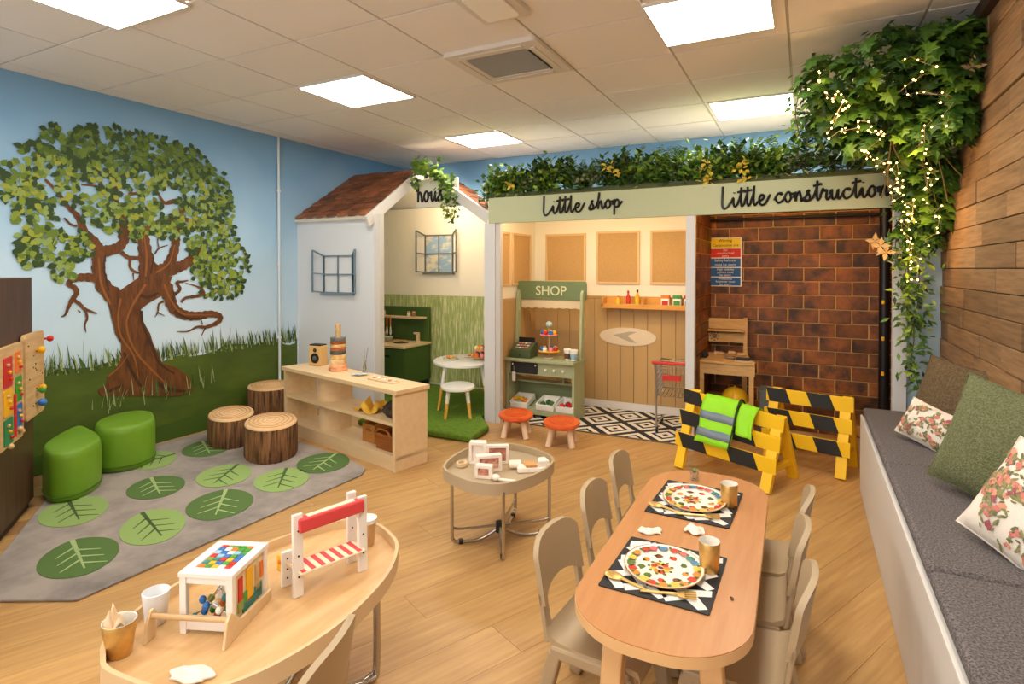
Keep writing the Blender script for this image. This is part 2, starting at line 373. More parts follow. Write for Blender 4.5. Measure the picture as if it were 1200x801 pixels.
def ribbon(mb, pts, off):
    P = smooth_pts([(y, z, wd) for y, z, wd in pts], 5); n = len(P); a = []; b = []
    for i, p in enumerate(P):
        t = P[min(i+1, n-1)]-P[max(i-1, 0)]; t.z = 0; t.normalize()
        s = V((-t.y, t.x, 0)); wv = p.z*(1+.12*sin(i*2.1+p.x*20))/2
        a.append(p+s*wv); b.append(p-s*wv)
    vs_ = [(XL+off, p.x, p.y) for p in a]+[(XL+off, p.x, p.y) for p in b]
    mb.add(vs_, [(i, i+1, n+i+1, n+i) for i in range(n-1)])
BARK = mat('painted_bark', (120, 70, 28), .6, col2=(72, 40, 16), vs_=5, stretch=(1, 7, 1.6), contrast=(.3, .7))
mur = thing('tree_mural', 'painted twisted brown tree with leafy green crown on the blue wall', 'mural', (0, 0, 0))
mb = MB(); nb = len(BODY)//2
mb.add([(XL+.0070, y, z) for y, z in BODY], [(2*i, 2*i+1, 2*i+3, 2*i+2) for i in range(nb-1)])
for i, s_ in enumerate(STROKES): ribbon(mb, s_, .0072+i*.00003)
mb.build('trunk', BARK, mur)
BK_L, BK_D = mat('painted_bark_light', (140, 86, 38), .6), mat('painted_bark_shadow', (66, 38, 16), .6)
for m_, off, L_ in ((BK_L, .0083, ([(2.62, 1.24, .02), (2.51, 1.06, .016), (2.48, .92, .012), (2.54, .74, .014), (2.66, .58, .016), (2.78, .44, .006)], [(2.44, 1.14, .016), (2.42, 1.0, .012), (2.44, .86, .012), (2.53, .7, .012), (2.56, .52, .005)], [(2.37, 1.10, .014), (2.31, 1.25, .016), (2.295, 1.44, .010)], [(2.62, 1.30, .014), (2.63, 1.45, .016), (2.61, 1.62, .008)], [(2.76, 1.24, .016), (2.81, 1.12, .014), (2.90, 1.0, .014), (3.06, .975, .012), (3.18, .965, .006)], [(2.35, .58, .014), (2.43, .64, .01), (2.49, .72, .006)], [(2.70, 1.33, .014), (2.80, 1.40, .012), (2.85, 1.55, .008)])),
                    (BK_D, .0081, ([(2.585, 1.04, .02), (2.60, .92, .018), (2.665, .76, .02), (2.72, .62, .02), (2.84, .52, .01)], [(2.56, 1.17, .02), (2.63, 1.14, .026), (2.72, 1.17, .014)], [(2.46, .74, .018), (2.50, .62, .022), (2.58, .46, .02)], [(2.36, 1.20, .012), (2.33, 1.35, .014), (2.34, 1.46, .01)], [(2.66, 1.32, .014), (2.68, 1.45, .012)], [(2.84, 1.02, .016), (2.95, .955, .018), (3.10, .945, .012)], [(2.70, .47, .03), (2.80, .40, .03), (2.93, .36, .02)], [(2.33, .46, .02), (2.45, .50, .02)]))):
    rbm = MB()
    for i, s_ in enumerate(L_): ribbon(rbm, s_, off+i*.00002)
    o = rbm.build('bark_ridges', m_, mur); o['kind'] = 'stuff'
MEADOW = mat('painted_meadow', (86, 104, 30), .6, col2=(58, 78, 20), vs_=1.6, stretch=(1, 1, 3), contrast=(.3, .75))
g = MB(); rg = random.Random(5)
top = [(YF+i*.06, .66+.025*sin(i*.31)+.02*sin(i*.83+1)+rg.uniform(-.01, .01)) for i in range(int((4.09-YF)/.06)+1)]+[(4.09, .68)]
g.prism([(YF, .13)]+[(4.09, .13)][::1]+top[::-1], 0, .001, lambda y, z, d: (XL+d+.0005, y, z))
g.build('meadow', MEADOW, mur)
gm = [mat('painted_blade', (72, 96, 32), .6), mat('painted_blade_dark', (44, 66, 22), .6), mat('painted_blade_pale', (150, 164, 110), .6)]
b = MB()
def blade(y, z, h, lean, wd, off):
    b.add([(XL+off, y-wd/2, z), (XL+off, y+wd/2, z), (XL+off, y+lean*.4+wd*.25, z+h*.6), (XL+off, y+lean, z+h)], [(0, 1, 2), (0, 2, 3)])
for i in range(620):
    y = rg.uniform(1.2, 4.08); h = rg.uniform(.05, .15)*(1.5 if rg.random() < .12 else 1)
    b.mi = 2 if rg.random() < .28 else (1 if rg.random() < .3 else 0)
    blade(y, .64+rg.uniform(-.01, .03), h, rg.uniform(-.04, .04), rg.uniform(.005, .011), .0045+rg.random()*.002)
for i in range(70):
    b.mi = 2 if rg.random() < .5 else 0
    blade(rg.uniform(2.2, 3.2), rg.uniform(.3, .42), rg.uniform(.06, .17), rg.uniform(-.04, .04), .007, .0086+rg.random()*.001)
o = b.build('grass', gm, mur); o['kind'] = 'stuff'
lv = MB(); rl = random.Random(9)
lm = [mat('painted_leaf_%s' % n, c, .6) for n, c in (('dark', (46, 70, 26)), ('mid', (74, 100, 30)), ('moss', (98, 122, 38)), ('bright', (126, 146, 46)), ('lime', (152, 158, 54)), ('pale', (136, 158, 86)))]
q = 0
for (cy, cz, a, h) in BLOBS:
    n = int(a*h*2900)+6
    for i in range(n):
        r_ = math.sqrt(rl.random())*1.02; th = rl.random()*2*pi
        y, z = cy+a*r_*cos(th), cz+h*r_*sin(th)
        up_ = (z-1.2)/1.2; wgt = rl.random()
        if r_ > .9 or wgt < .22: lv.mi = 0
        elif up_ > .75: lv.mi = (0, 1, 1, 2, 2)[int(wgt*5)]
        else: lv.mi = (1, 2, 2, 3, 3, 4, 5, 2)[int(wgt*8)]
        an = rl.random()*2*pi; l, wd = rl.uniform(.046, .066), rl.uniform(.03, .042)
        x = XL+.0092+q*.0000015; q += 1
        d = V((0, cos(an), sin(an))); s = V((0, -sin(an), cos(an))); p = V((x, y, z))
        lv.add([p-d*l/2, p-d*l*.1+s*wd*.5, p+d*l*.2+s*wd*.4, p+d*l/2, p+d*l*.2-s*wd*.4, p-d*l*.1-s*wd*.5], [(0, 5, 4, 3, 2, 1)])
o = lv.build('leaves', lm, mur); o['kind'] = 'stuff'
# ------------------------------------------------------------------ role-play booths along the back
YS, YW, ZT = 4.42, 5.38, 1.98        # front line, booth back wall, booth height
CREAMW = mat('cream_wall', (240, 228, 204), .7)
WHITEW = mat('house_white', (214, 216, 218), .6)
struct(B('wall_booth', CREAMW, XL, XR-.01, YW, YW+.04, 0, 2.05))
struct(B('wall_house_shop', CREAMW, -2.525, -2.495, 4.46, YW, 0, ZT-.02))
struct(B('wall_shop_construction', CREAMW, -.80, -.775, 4.46, YW, 0, ZT-.02))
struct(B('wall_construction_right', CREAMW, .635, .66, 4.46, YW, 0, ZT-.02))
struct(B('wall_corner', mat('pale_blue_wall', (168, 192, 206), .6), .575, XR, 4.445, 4.475, 0, 2.3))
struct(B('ceiling_booth', CREAMW, -2.51, .66, 4.475, YW+.02, ZT-.02, ZT+.002))
POST = mat('post_paint', (205, 203, 200), .5)
struct(B('trim_2', POST, -2.536, -2.43, 4.405, 4.475, 0, 1.756)); struct(B('trim_3', mat('post_paint_warm', (196, 190, 182), .5), -2.43, -2.385, 4.42, 4.47, 0, 1.756))
struct(B('trim_4', POST, -.80, -.737, 4.405, 4.475, 0, 1.756))
struct(B('trim_5', POST, .50, .575, 4.405, 4.475, 0, 1.90))
# wainscot boards, each its own piece
OCH = mat('ochre_board', (186, 148, 94), .55, rnd=.03)
ws = struct(B('wall_shop_wainscot', mat('ochre_dark', (120, 88, 48), .7), -2.495, -.80, YW-.008, YW-.001, .08, 1.085))
for i in range(13):
    x0 = -2.49+i*.13; B('plank', OCH, x0+.002, min(x0+.128, -.802), YW-.02, YW-.008, .08, 1.08, ws, .0015)
B('rail', OCH, -2.495, -.80, YW-.026, YW-.006, 1.07, 1.095, ws, .003)
ws2 = struct(B('wall_shop_side_wainscot', mat('ochre_dark', (120, 88, 48), .7), -2.495, -2.488, 4.475, YW-.02, .08, 1.07))
for i in range(7):
    y0 = 4.475+i*.127; B('plank', OCH, -2.488, -2.478, y0+.002, min(y0+.125, YW-.022), .08, 1.07, ws2, .0015)
B('rail', OCH, -2.49, -2.472, 4.475, YW-.02, 1.055, 1.08, ws2, .003)
struct(B('baseboard_shop', WHITE, -2.495, -.80, YW-.022, YW, 0, .08))
GRW = mat('green_board', (162, 172, 100), .6, col2=(228, 224, 170), vs_=5, stretch=(14, 14, 1.4), rnd=.07, contrast=(.46, .66), detail=6)
hw = struct(B('wall_house_wainscot', mat('green_gap', (110, 118, 66), .7), XL, -2.525, YW-.008, YW-.001, .07, 1.055))
for i in range(25):
    x0 = XL+.002+i*.08; o = MB().box((0, 0, 0), (.078, .009, .985)).build('plank', GRW, hw); o.location = (min(x0+.039, -2.53), YW-.0125, .5625)
struct(B('baseboard_house', WHITE, XL, -2.525, YW-.022, YW, 0, .07))
# brick effect walls of the construction booth
BRK = mat('brick_face', (62, 40, 22), .5, col2=(166, 94, 36), vs_=7.5, stretch=(1, 1, 1), rnd=.38, bump=.12, bs=40, contrast=(.36, .72), detail=5)
MOR = mat('brick_mortar', (206, 160, 100), .8)
bw = struct(B('wall_brick', MOR, -.775, .635, YW-.016, YW-.001, 0, ZT-.02))
bsrc = MB().box((0, 0, 0), (.222, .016, .1045)).build('brick', BRK, bw, bevel=.003, seg=1)
rb = random.Random(2); first = True
for r in range(17):
    z = .098+.1145*(r-1)+.057+.01
    if z-.05 < 0 or z+.05 > ZT: continue
    x = -.018-.2325*4+(0 if r % 2 else .116)
    while x < .64:
        a, b = max(x, -.775), min(x+.2325, .635)
        if b-a > .03:
            if b-a > .232:
                o = bsrc if first else inst(bsrc, (0, 0, 0), bw); first = False
            else: o = MB().box((0, 0, 0), (b-a-.0105, .016, .1045)).build('brick', BRK, bw)
            o.location = ((a+b)/2, YW-.019-rb.random()*.003, z)
        x += .2325
for nm, xs, sg in (('wall_brick_left', -.775, 1), ('wall_brick_right', .635, -1)):
    wq = struct(B(nm, MOR, xs, xs+sg*.012, 4.476, YW-.016, 0, ZT-.02))
    for r in range(17):
        z = .098+.1145*(r-1)+.067
        if z-.05 < 0 or z+.05 > ZT: continue
        y = 4.476-(.116 if r % 2 else 0)
        while y < YW-.03:
            a, b = max(y, 4.478), min(y+.2325, YW-.03)
            if b-a > .03:
                o = MB().box((0, 0, 0), (.012, b-a-.0105, .1045)).build('brick', BRK, wq); o.location = (xs+sg*(.016+rb.random()*.002), (a+b)/2, z)
            y += .2325
# black pipes of the construction booth
PIPE = mat('black_pipe', (26, 24, 24), .35)
t = thing('drain_pipe', 'thick black vertical pipe with yellow clips at the right of the brick wall', 'pipe', (.541, 5.26, 0))
MB().tube([(0, 0, .002), (0, 0, ZT-.03)], .036, 14).build('tube', PIPE, t, 40)
for z in (.55, .82, 1.1): MB().box((-.012, -.038, z), (.02, .012, .03)).build('clip', YEL, t, bevel=.003)
t = thing('pipe_rail', 'thin black horizontal pipe along the top of the brick wall', 'pipe', (0, 5.30, 1.785))
MB().tube([(-.77, 0, 0), (.51, 0, 0)], .013, 10).build('tube', PIPE, t, 40)

# warm light strips behind the fascia and in the house roof (real LED strips)
STRIP = mat('strip_glow', (255, 226, 170), .5, emit=(255, 234, 202), es=STRIP_E)
for nm, lb, x0, x1, y, z in (('light_strip', 'warm light strip behind the shop fascia', -2.38, -.86, 4.475, 1.93), ('light_strip', 'warm light strip behind the construction fascia', -.70, .46, 4.475, 1.95)):
    e_ = STRIP if x0 < -1 else mat('strip_glow_dim', (255, 226, 170), .5, emit=(255, 200, 130), es=STRIP_E*.75)
    t = thing(nm, lb, 'light', ((x0+x1)/2, y, z)); L = x1-x0
    MB().box((0, 0, .012), (L, .03, .012)).build('channel', WHITE, t); MB().box((0, 0, 0), (L, .02, .012)).build('diffuser', e_, t)

# fascia board with planter
FAS = mat('fascia_green', (176, 180, 142), .55, bump=.03, bs=120)
t = thing('fascia', 'long sage green fascia board reading Little shop and Little construction', 'sign board', (0, 4.40, 0))
MB().bb(-2.489, .53, 0, .028, 1.754, 1.977).build('board', FAS, t, bevel=.003)
MB().bb(-2.49, .49, .04, .32, 1.985, 2.02).build('trough', mat('trough_green', (70, 76, 44), .8), t)
INK = mat('letter_black', (26, 24, 26), .4)
# cursive single-stroke letters, x-height 1
G = {
 'L': ([[(.15, 2.1), (.12, 1.2), (.1, .3), (.25, -.1), (.6, .0), (.9, .45)]], .95),
 'i': ([[(0, .35), (.25, .9), (.28, .3), (.45, .02), (.75, .4)], [(.33, 1.36), (.35, 1.44)]], .7),
 't': ([[(0, .4), (.28, 1.2), (.34, 1.9), (.3, .5), (.42, .03), (.7, .4)], [(-.05, 1.42), (.35, 1.5), (.8, 1.56)]], .62),
 'l': ([[(0, .4), (.28, 1.2), (.36, 1.95), (.3, .6), (.42, .03), (.72, .4)]], .66),
 'e': ([[(0, .35), (.5, .6), (.62, .9), (.35, 1.0), (.15, .55), (.35, .05), (.75, .15), (1.1, .8), (1.2, 1.0)]], 1.0),
 's': ([[(0, .2), (.35, .75), (.5, 1.05), (.3, .9), (.55, .5), (.5, .1), (.2, .0), (.05, .15), (.5, .05), (.95, .4)]], .9),
 'h': ([[(0, .3), (.35, 1.3), (.4, 1.95), (.28, 1.0), (.25, .02), (.35, .6), (.62, .95), (.7, .4), (.82, .02), (1.1, .4)]], 1.05),
 'o': ([[(0, .45), (.3, .95), (.55, 1.0), (.25, .9), (.1, .45), (.35, .02), (.65, .35), (.6, .9), (.7, .8), (1.0, .85)]], .9),
 'p': ([[(0, .4), (.25, .98), (.26, .2), (.24, -.8), (.28, .5), (.55, .98), (.8, .7), (.7, .2), (.35, .15), (.7, .15), (1.2, .75)]], 1.1),
 'c': ([[(0, .3), (.35, .9), (.72, .95), (.68, .82), (.4, .95), (.15, .5), (.35, .04), (.7, .12), (1.0, .45)]], .95),
 'n': ([[(0, .4), (.2, .95), (.24, .05), (.3, .6), (.58, .98), (.7, .5), (.78, .04), (1.05, .4)]], 1.0),
 'r': ([[(0, .4), (.25, 1.1), (.32, .88), (.6, .92), (.55, .3), (.7, .03), (.95, .4)]], .85),
 'u': ([[(0, .5), (.2, .95), (.22, .3), (.4, .03), (.65, .4), (.78, .95), (.76, .3), (.88, .03), (1.15, .4)]], 1.08),
 'H': ([[(0, 1.0), (.2, 1.7), (.2, .0)], [(.2, .7), (.5, .95), (.65, .5), (.75, .02), (1.0, .4)]], .95)}
def script(text, x0, x1, z, xh, parent, rise=0, y=-.006, r=.0085):
    tot = sum(.75 if c == ' ' else G[c][1] for c in text); sx = (x1-x0)/tot; x = 0; mb = MB()
    for c in text:
        if c == ' ': x += .75; continue
        for st in G[c][0]:
            P = smooth_pts([((x+a)*sx+x0, y, z+b*xh+rise*(x+a)/tot) for a, b in st], 5)
            mb.tube(P, r, 6)
        x += G[c][1]
    return mb.build('lettering', INK, parent, 60)
script('Little', -1.965, -1.61, 1.812, .072, t, .008)
script('shop', -1.56, -1.29, 1.832, .068, t, .006)
script('Little', -.55, -.24, 1.80, .072, t, .006)
script('construction', -.20, .475, 1.815, .070, t, .012)

# play house: side wall, roof, gable boards, sign
struct(B('wall_house_front', WHITEW, XL, -3.53, 4.10, 4.16, 0, 1.845))
struct(B('trim_6', mat('jamb_paint', (208, 202, 192), .5), -3.53, -3.462, 4.105, 4.165, 0, 1.86))
struct(B('wall_house_roof_end', WHITEW, XL, XL+.02, 4.16, YW, 1.80, 1.85))
roof = thing('house_roof', 'play house roof of orange brown hexagonal shingles against the blue wall', 'roof', (0, 0, 0))
SH = mat('shingle', (156, 94, 56), .6, col2=(108, 66, 42), vs_=9, rnd=.36, bump=.1, bs=60)
A_, D_ = V((XL+.004, 4.055, 1.838)), V((XL+.004, 4.914, 2.393)); sl = (D_-A_); SLN = sl.length; sl.normalize(); nn = V((0, -sl.z, sl.y)); RW = .955
def RF(u, v, d): return A_+V((u, 0, 0))+sl*v+nn*d
MB().prism([(0, 0), (RW, 0), (RW-.04, SLN), (0, SLN)], -.03, 0, RF).build('deck', mat('roof_inside', (232, 222, 204), .6), roof)
rs = random.Random(4); rows = 8; rh = SLN/rows; cw = .136
for r in range(rows):
    u = -cw/2*(r % 2)
    while u < RW-.005:
        a, b = max(u, 0), min(u+cw, RW-.0*r)
        if b-a > .012:
            v0 = r*rh; g_ = .003
            P = [(a+g_, v0+.03 if a > u-1e-6 and a > 0 else v0+.03), (a+(b-a)*.25, v0-.004), (a+(b-a)*.75, v0-.004), (b-g_, v0+.03), (b-g_, v0+rh+.03), (a+g_, v0+rh+.03)]
            P = [(x, min(y, SLN)) for x, y in P]
            c0 = V((sum(p[0] for p in P)/6, sum(p[1] for p in P)/6, 0)); base = RF(c0.x, c0.y, 0)
            th = .010+.006*rs.random()
            o = MB().prism(P, .001, th, lambda x, y, d: RF(x, y, d+(.012*(1-(y-v0)/rh)))-base).build('shingle', SH, roof); o.location = base
        u += cw
C_ = V((-3.56, 4.914, 2.40)); E_ = V((-2.50, 4.44, 1.80))
# far slope, unseen, added to stop ceiling light leaking in; right hand slope
MB().add([(XL, 4.914, 2.36), (-3.57, 4.914, 2.36), (-3.57, YW+.04, 2.06), (XL, YW+.04, 2.06), (XL, 4.914, 2.39), (-3.57, 4.914, 2.39), (-3.57, YW+.04, 2.09), (XL, YW+.04, 2.09)], [(3, 2, 1, 0), (4, 5, 6, 7), (0, 1, 5, 4), (1, 2, 6, 5), (2, 3, 7, 6), (3, 0, 4, 7)]).build('light_stop_slope', mat('roof_inside', (232, 222, 204), .6), roof)
def slab(P, d):
    q = [V(p) for p in P]; return [p-V((0, 0, d)) for p in q]+q
Q6 = [(3, 2, 1, 0), (4, 5, 6, 7), (0, 1, 5, 4), (1, 2, 6, 5), (2, 3, 7, 6), (3, 0, 4, 7)]
MB().add(slab([(-3.56, 4.95, 2.37), (-2.54, 4.49, 1.79), (-2.54, YW+.04, 1.79), (-3.56, YW+.04, 2.37)], .02), Q6).build('right_slope', mat('roof_inside', (232, 222, 204), .6), roof)
for r in range(6):
    for k_ in range(4):
        f0, f1 = r/6, (r+1)/6; y0 = 4.95-.46*(f0+f1)/2+k_*.17+(.08 if r % 2 else 0); 
        xa, xb = -3.56+1.02*f0, -3.56+1.02*f1; za, zb2 = 2.385-.58*f0, 2.385-.58*f1
        P = [V((xa, y0, za)), V((xb+.02, y0, zb2)), V((xb+.02, y0+.165, zb2)), V((xa, y0+.165, za))]
        if y0+.165 > YW+.05: continue
        b0 = sum(P, V())/4
        o = MB().add(slab([p-b0 for p in P], .012), Q6).build('shingle', SH, roof); o.location = b0
BG = mat('barge_paint', (216, 210, 200), .5)
MB().bar((-3.535, 4.02, 1.785), (-3.555, 4.945, 2.395), .03, .10, (0, 0, 1)).build('barge_board', BG, roof, bevel=.003)
MB().bar(C_+V((-.01, .02, -.02)), E_, .03, .10, (0, 0, 1)).build('barge_board', BG, roof, bevel=.003)
t = thing('house_sign', 'cream plank sign reading House hanging under the roof peak', 'sign board', (0, 4.75, 0))
MB().bb(-3.53, -3.036, 0, .025, 1.975, 2.255).build('board', mat('sign_cream', (226, 222, 200), .55), t, bevel=.003)
script('House', -3.52, -3.10, 2.03, .105, t, .0, r=.011)
# rafter and light under the house roof
t = thing('light_strip', 'warm light strip hidden behind the house sign plank', 'light', (-3.28, 4.80, 2.10))
MB().box((0, -.012, 0), (.42, .008, .10)).build('channel', WHITE, t); MB().box((0, 0, 0), (.40, .012, .08)).build('diffuser', STRIP, t)

# applied window frames with open shutters
GREY = mat('window_grey', (112, 132, 144), .5); GREYW = mat('window_taupe', (112, 112, 102), .5)
def decal_window(name, label, x0, x1, z0, z1, y, m, sky):
    t = thing(name, label, 'window frame', ((x0+x1)/2, y, (z0+z1)/2)); w2, h2 = (x1-x0)/2, (z1-z0)/2; b = .012
    def bars(mb, P): 
        for p, q in P: mb.bar(p, q, b, b*1.4, (0, 1, 0))
    mb = MB(); bars(mb, [((-w2, -.005, z), (w2, -.005, z)) for z in (-h2, 0, h2)]+[((x, -.005, -h2), (x, -.005, h2)) for x in (-w2, 0, w2)]); mb.build('frame', m, t)
    MB().box((0, -.016, -h2-.012), (2*w2+.05, .03, .014)).build('sill', m, t)
    if sky:
        for sx in (-.5, .5):
            for sz in (-.5, .5): MB().box((sx*w2, -.003, sz*h2), (w2-b, .004, h2-b)).build('pane', sky, t)
    for sg in (-1, 1):
        # shutters stand half open
        ex = sg*(w2+.085); mb = MB(); zt = h2+.055; zl = -h2-.0
        hx = sg*w2
        bars(mb, [((hx, -.01, h2), (ex, -.07, zt)), ((hx, -.01, 0), (ex, -.07, .012)), ((hx, -.01, -h2), (ex, -.07, zl+.012)), ((ex, -.07, zl), (ex, -.07, zt)), ((hx, -.01, -h2), (hx, -.01, h2))])
        mb.build('shutter', m, t)
decal_window('window_frame', 'blue grey window frame with open shutters on the white house wall above the speaker', -4.14, -3.775, 1.13, 1.48, 4.10, GREY, None)
SKYP = mat('painted_sky_pane', (150, 176, 196), .3, col2=(226, 212, 180), vs_=5, stretch=(1, 1, 2.2), contrast=(.48, .6))
decal_window('window_frame', 'grey window frame with cloudy sky panes above the play kitchen', -3.866, -3.497, 1.317, 1.735, YW, GREYW, SKYP)
# ------------------------------------------------------------------ reading corner: partition, activity boards, poufs, stumps, rug
P1 = V((-3.936, 1.661, 0)); pdir = V((.801, -.599, 0)); pn = V((.599, .801, 0)); PA = math.atan2(-.599, .801)
t = thing('cabinet', 'tall dark brown cabinet back carrying the two activity boards', 'cabinet', P1, PA)
DB = mat('dark_oak', (86, 58, 38), .5, col2=(62, 40, 26), vs_=3, stretch=(14, 1, 1))
MB().bb(0, 1.7, -.34, 0, .05, 1.31).build('body', DB, t, bevel=.003); MB().bb(.02, 1.68, -.33, -.02, 0, .05).build('plinth', BLACK, t)
def panelF(off): return lambda s_, z, d: (s_, off+d, z)
def rpoly(x0, x1, z0, z1, r): return rrect(abs(x1-x0), abs(z1-z0), r, 4, (x0+x1)/2, (z0+z1)/2)
t = thing('activity_board', 'wooden wall board with six bright coloured puzzle panels on the dark cabinet', 'activity board', P1, PA)
MB().prism(rpoly(.255, .66, .47, .972, .03), .002, .024, panelF(0)).build('board', PINE, t, bevel=.003)
for (a, b, c, d, m_) in ((.44, .56, .77, .92, RED), (.31, .39, .82, .93, ORG), (.44, .56, .63, .76, YEL), (.30, .39, .67, .80, GRN), (.44, .56, .485, .615, mat('teal_green', (40, 130, 80), .5)), (.295, .385, .53, .655, BLU)):
    p_ = MB().prism(rpoly(a, b, c, d, .008), .024, .029, panelF(0)).build('panel', m_, t)
    for k_ in range(3): MB().ball(((a+b)/2+.02*(k_-1), .034, c+(d-c)*(.25+.25*k_)), .009, 8, 6).build('peg', (RED, YEL, PINE)[k_], p_)
MB().tube([(.41, .03, .50), (.41, .03, .72)], .006, 8).build('slider', RED, t)
for x, z in ((.36, .53), (.33, .51), (.50, .475)): MB().ball((x, .035, z), .014, 10, 6).build('knob', PINE, t)
t = thing('activity_board', 'wooden maze board with coloured knobs projecting past the cabinet end', 'activity board', P1, PA)
MB().prism(rpoly(-.10, .235, .53, 1.0, .03), .002, .026, panelF(.004)).build('board', PINE, t, bevel=.003)
for x, z, m_, r in ((.06, .90, YEL, .02), (.04, .685, YEL, .018), (.05, .67, GRN, .018), (.05, .60, BLU, .022), (-.115, .945, RED, .018)): MB().tube([(x, .02, z), (x, .05, z)], .006, 8).ball((x, .055, z), r, 12, 8).build('knob', m_, t, 40)
g_ = MB()
for k_ in range(18): g_.ball((random.uniform(-.06, .2), .031, random.uniform(.58, .95)), .004, 6, 4)
o = g_.build('hole', BLACK, t); o['kind'] = 'stuff'

PG = mat('pouf_green', (118, 160, 42), .42, col2=(106, 148, 34), vs_=3, bump=.04, bs=160)
PGD = mat('pouf_vein', (66, 104, 24), .5)
def pouf(label, P, tip0, tip1, h, shrink=1.0):
    c = sum((V((x, y, 0)) for x, y in P), V())/len(P)
    c.z = .0125
    t = thing('leaf_pouf', label, 'pouf', c, 0, 'green leaf poufs')
    L = [(p-c) for p in smooth_pts([(x, y, 0) for x, y in P], 3, True)]
    mb = MB(); n = len(L); vs_ = []; fs = []
    prof = [(.93, 0), (.985, .02), (1, .06), (1, h*.55), (1.0, h-.05), (.975, h-.018), (.93, h-.003), (.85, h), (.5, h+.004), (.02, h+.006)]
    for s_, z in prof:
        for p in L: vs_.append((p.x*s_, p.y*s_, z))
    for i in range(len(prof)-1):
        for j in range(n): fs.append((i*n+j, i*n+(j+1) % n, (i+1)*n+(j+1) % n, (i+1)*n+j))
    fs += [tuple(range(n-1, -1, -1)), tuple((len(prof)-1)*n+j for j in range(n))]
    mb.add(vs_, fs).build('body', PG, t, 60)
    a, b = V((*tip0, 0))-c, V((*tip1, 0))-c; a *= .7; b *= .7; ve = MB(); z = V((0, 0, h+.003))
    ve.tube([a+z, b+z], .004, 6); d = (b-a).normalized(); s_ = V((-d.y, d.x, 0)); L_ = (b-a).length
    for k_ in range(1, 5):
        q = a+(b-a)*(k_/5)
        for sg in (-1, 1): ve.tube([q+z, q+(s_*sg+d).normalized()*L_*.2+z], .003, 5)
    ve.build('vein', PGD, t)
    pts = [(p.x*1.002, p.y*1.002, .035) for p in L]
    MB().tube(pts, .004, 5, True).build('piping', PGD, t)
    return t
pouf('bright green leaf shaped pouf beside the dark cabinet', [(-4.07, 1.765), (-4.25, 1.93), (-4.375, 2.10), (-4.20, 2.085), (-4.037, 2.05), (-3.877, 1.98), (-3.76, 1.80), (-3.817, 1.70), (-3.94, 1.715)], (-4.3, 2.08), (-3.83, 1.78), .295)
pouf('bright green leaf shaped pouf nearest the painted tree trunk', [(-4.30, 2.16), (-4.41, 2.27), (-4.455, 2.40), (-4.42, 2.51), (-4.30, 2.54), (-4.17, 2.49), (-4.05, 2.41), (-3.99, 2.28), (-4.02, 2.16), (-4.12, 2.10)], (-4.36, 2.45), (-4.08, 2.2), .30)

BK = mat('stump_bark', (150, 104, 64), .8, col2=(66, 42, 24), vs_=9, stretch=(5, 5, .5), bump=.5, bs=50, contrast=(.38, .62), detail=6)
TOPM = mat('stump_top', (236, 198, 150), .6, col2=(220, 176, 124), vs_=6)
RINGM = mat('stump_ring', (206, 158, 106), .6)
def stump(label, x, y, h, a, b, hd):
    t = thing('stump_stool', label, 'stool', (x, y, .0125 if x > -4.2 else .0125), -rad(hd), 'tree stump stools')
    n = 72; vs_ = []; fs = []; rr = random.Random(int(h*1000)+7)
    wob = [1+rr.uniform(-.02, .02)-(.025 if j % 3 == 0 else 0) for j in range(n)]
    prof = [(.97, .0), (1, .015), (1, h*.5), (1, h-.03), (.985, h-.014)]
    for s_, z in prof:
        for j in range(n):
            th = 2*pi*j/n; vs_.append((a*s_*wob[j]*cos(th), b*s_*wob[j]*sin(th), z))
    for i in range(len(prof)-1):
        for j in range(n): fs.append((i*n+j, i*n+(j+1) % n, (i+1)*n+(j+1) % n, (i+1)*n+j))
    fs += [tuple(range(n-1, -1, -1)), tuple((len(prof)-1)*n+j for j in range(n))]
    MB().add(vs_, fs).build('bark', BK, t, 30)
    MB().lathe([(.985, h-.014), (.975, h-.006), (.95, h), (.01, h+.003)], (0, 0, 0), 48, a, b).build('seat', TOPM, t, 60)
    for k_ in (.16, .32, .5, .66, .82): MB().ring(ell(0, 0, a*k_*1.02+.002, b*k_*1.02+.002, 0, 40), ell(0, 0, a*k_*.97, b*k_*.97, 0, 40), h+.001, h+.004).build('growth_ring', RINGM, t)
    return t
stump('short tree stump stool nearest the green poufs', -4.0, 2.98, .222, .165, .255, -53.4)
stump('front tree stump stool standing by the long pale shelf end', -3.462, 2.903, .244, .18, .258, -50)
stump('tallest tree stump stool at the back beside the white pipe', -4.245, 3.555, .315, .19, .235, -50)

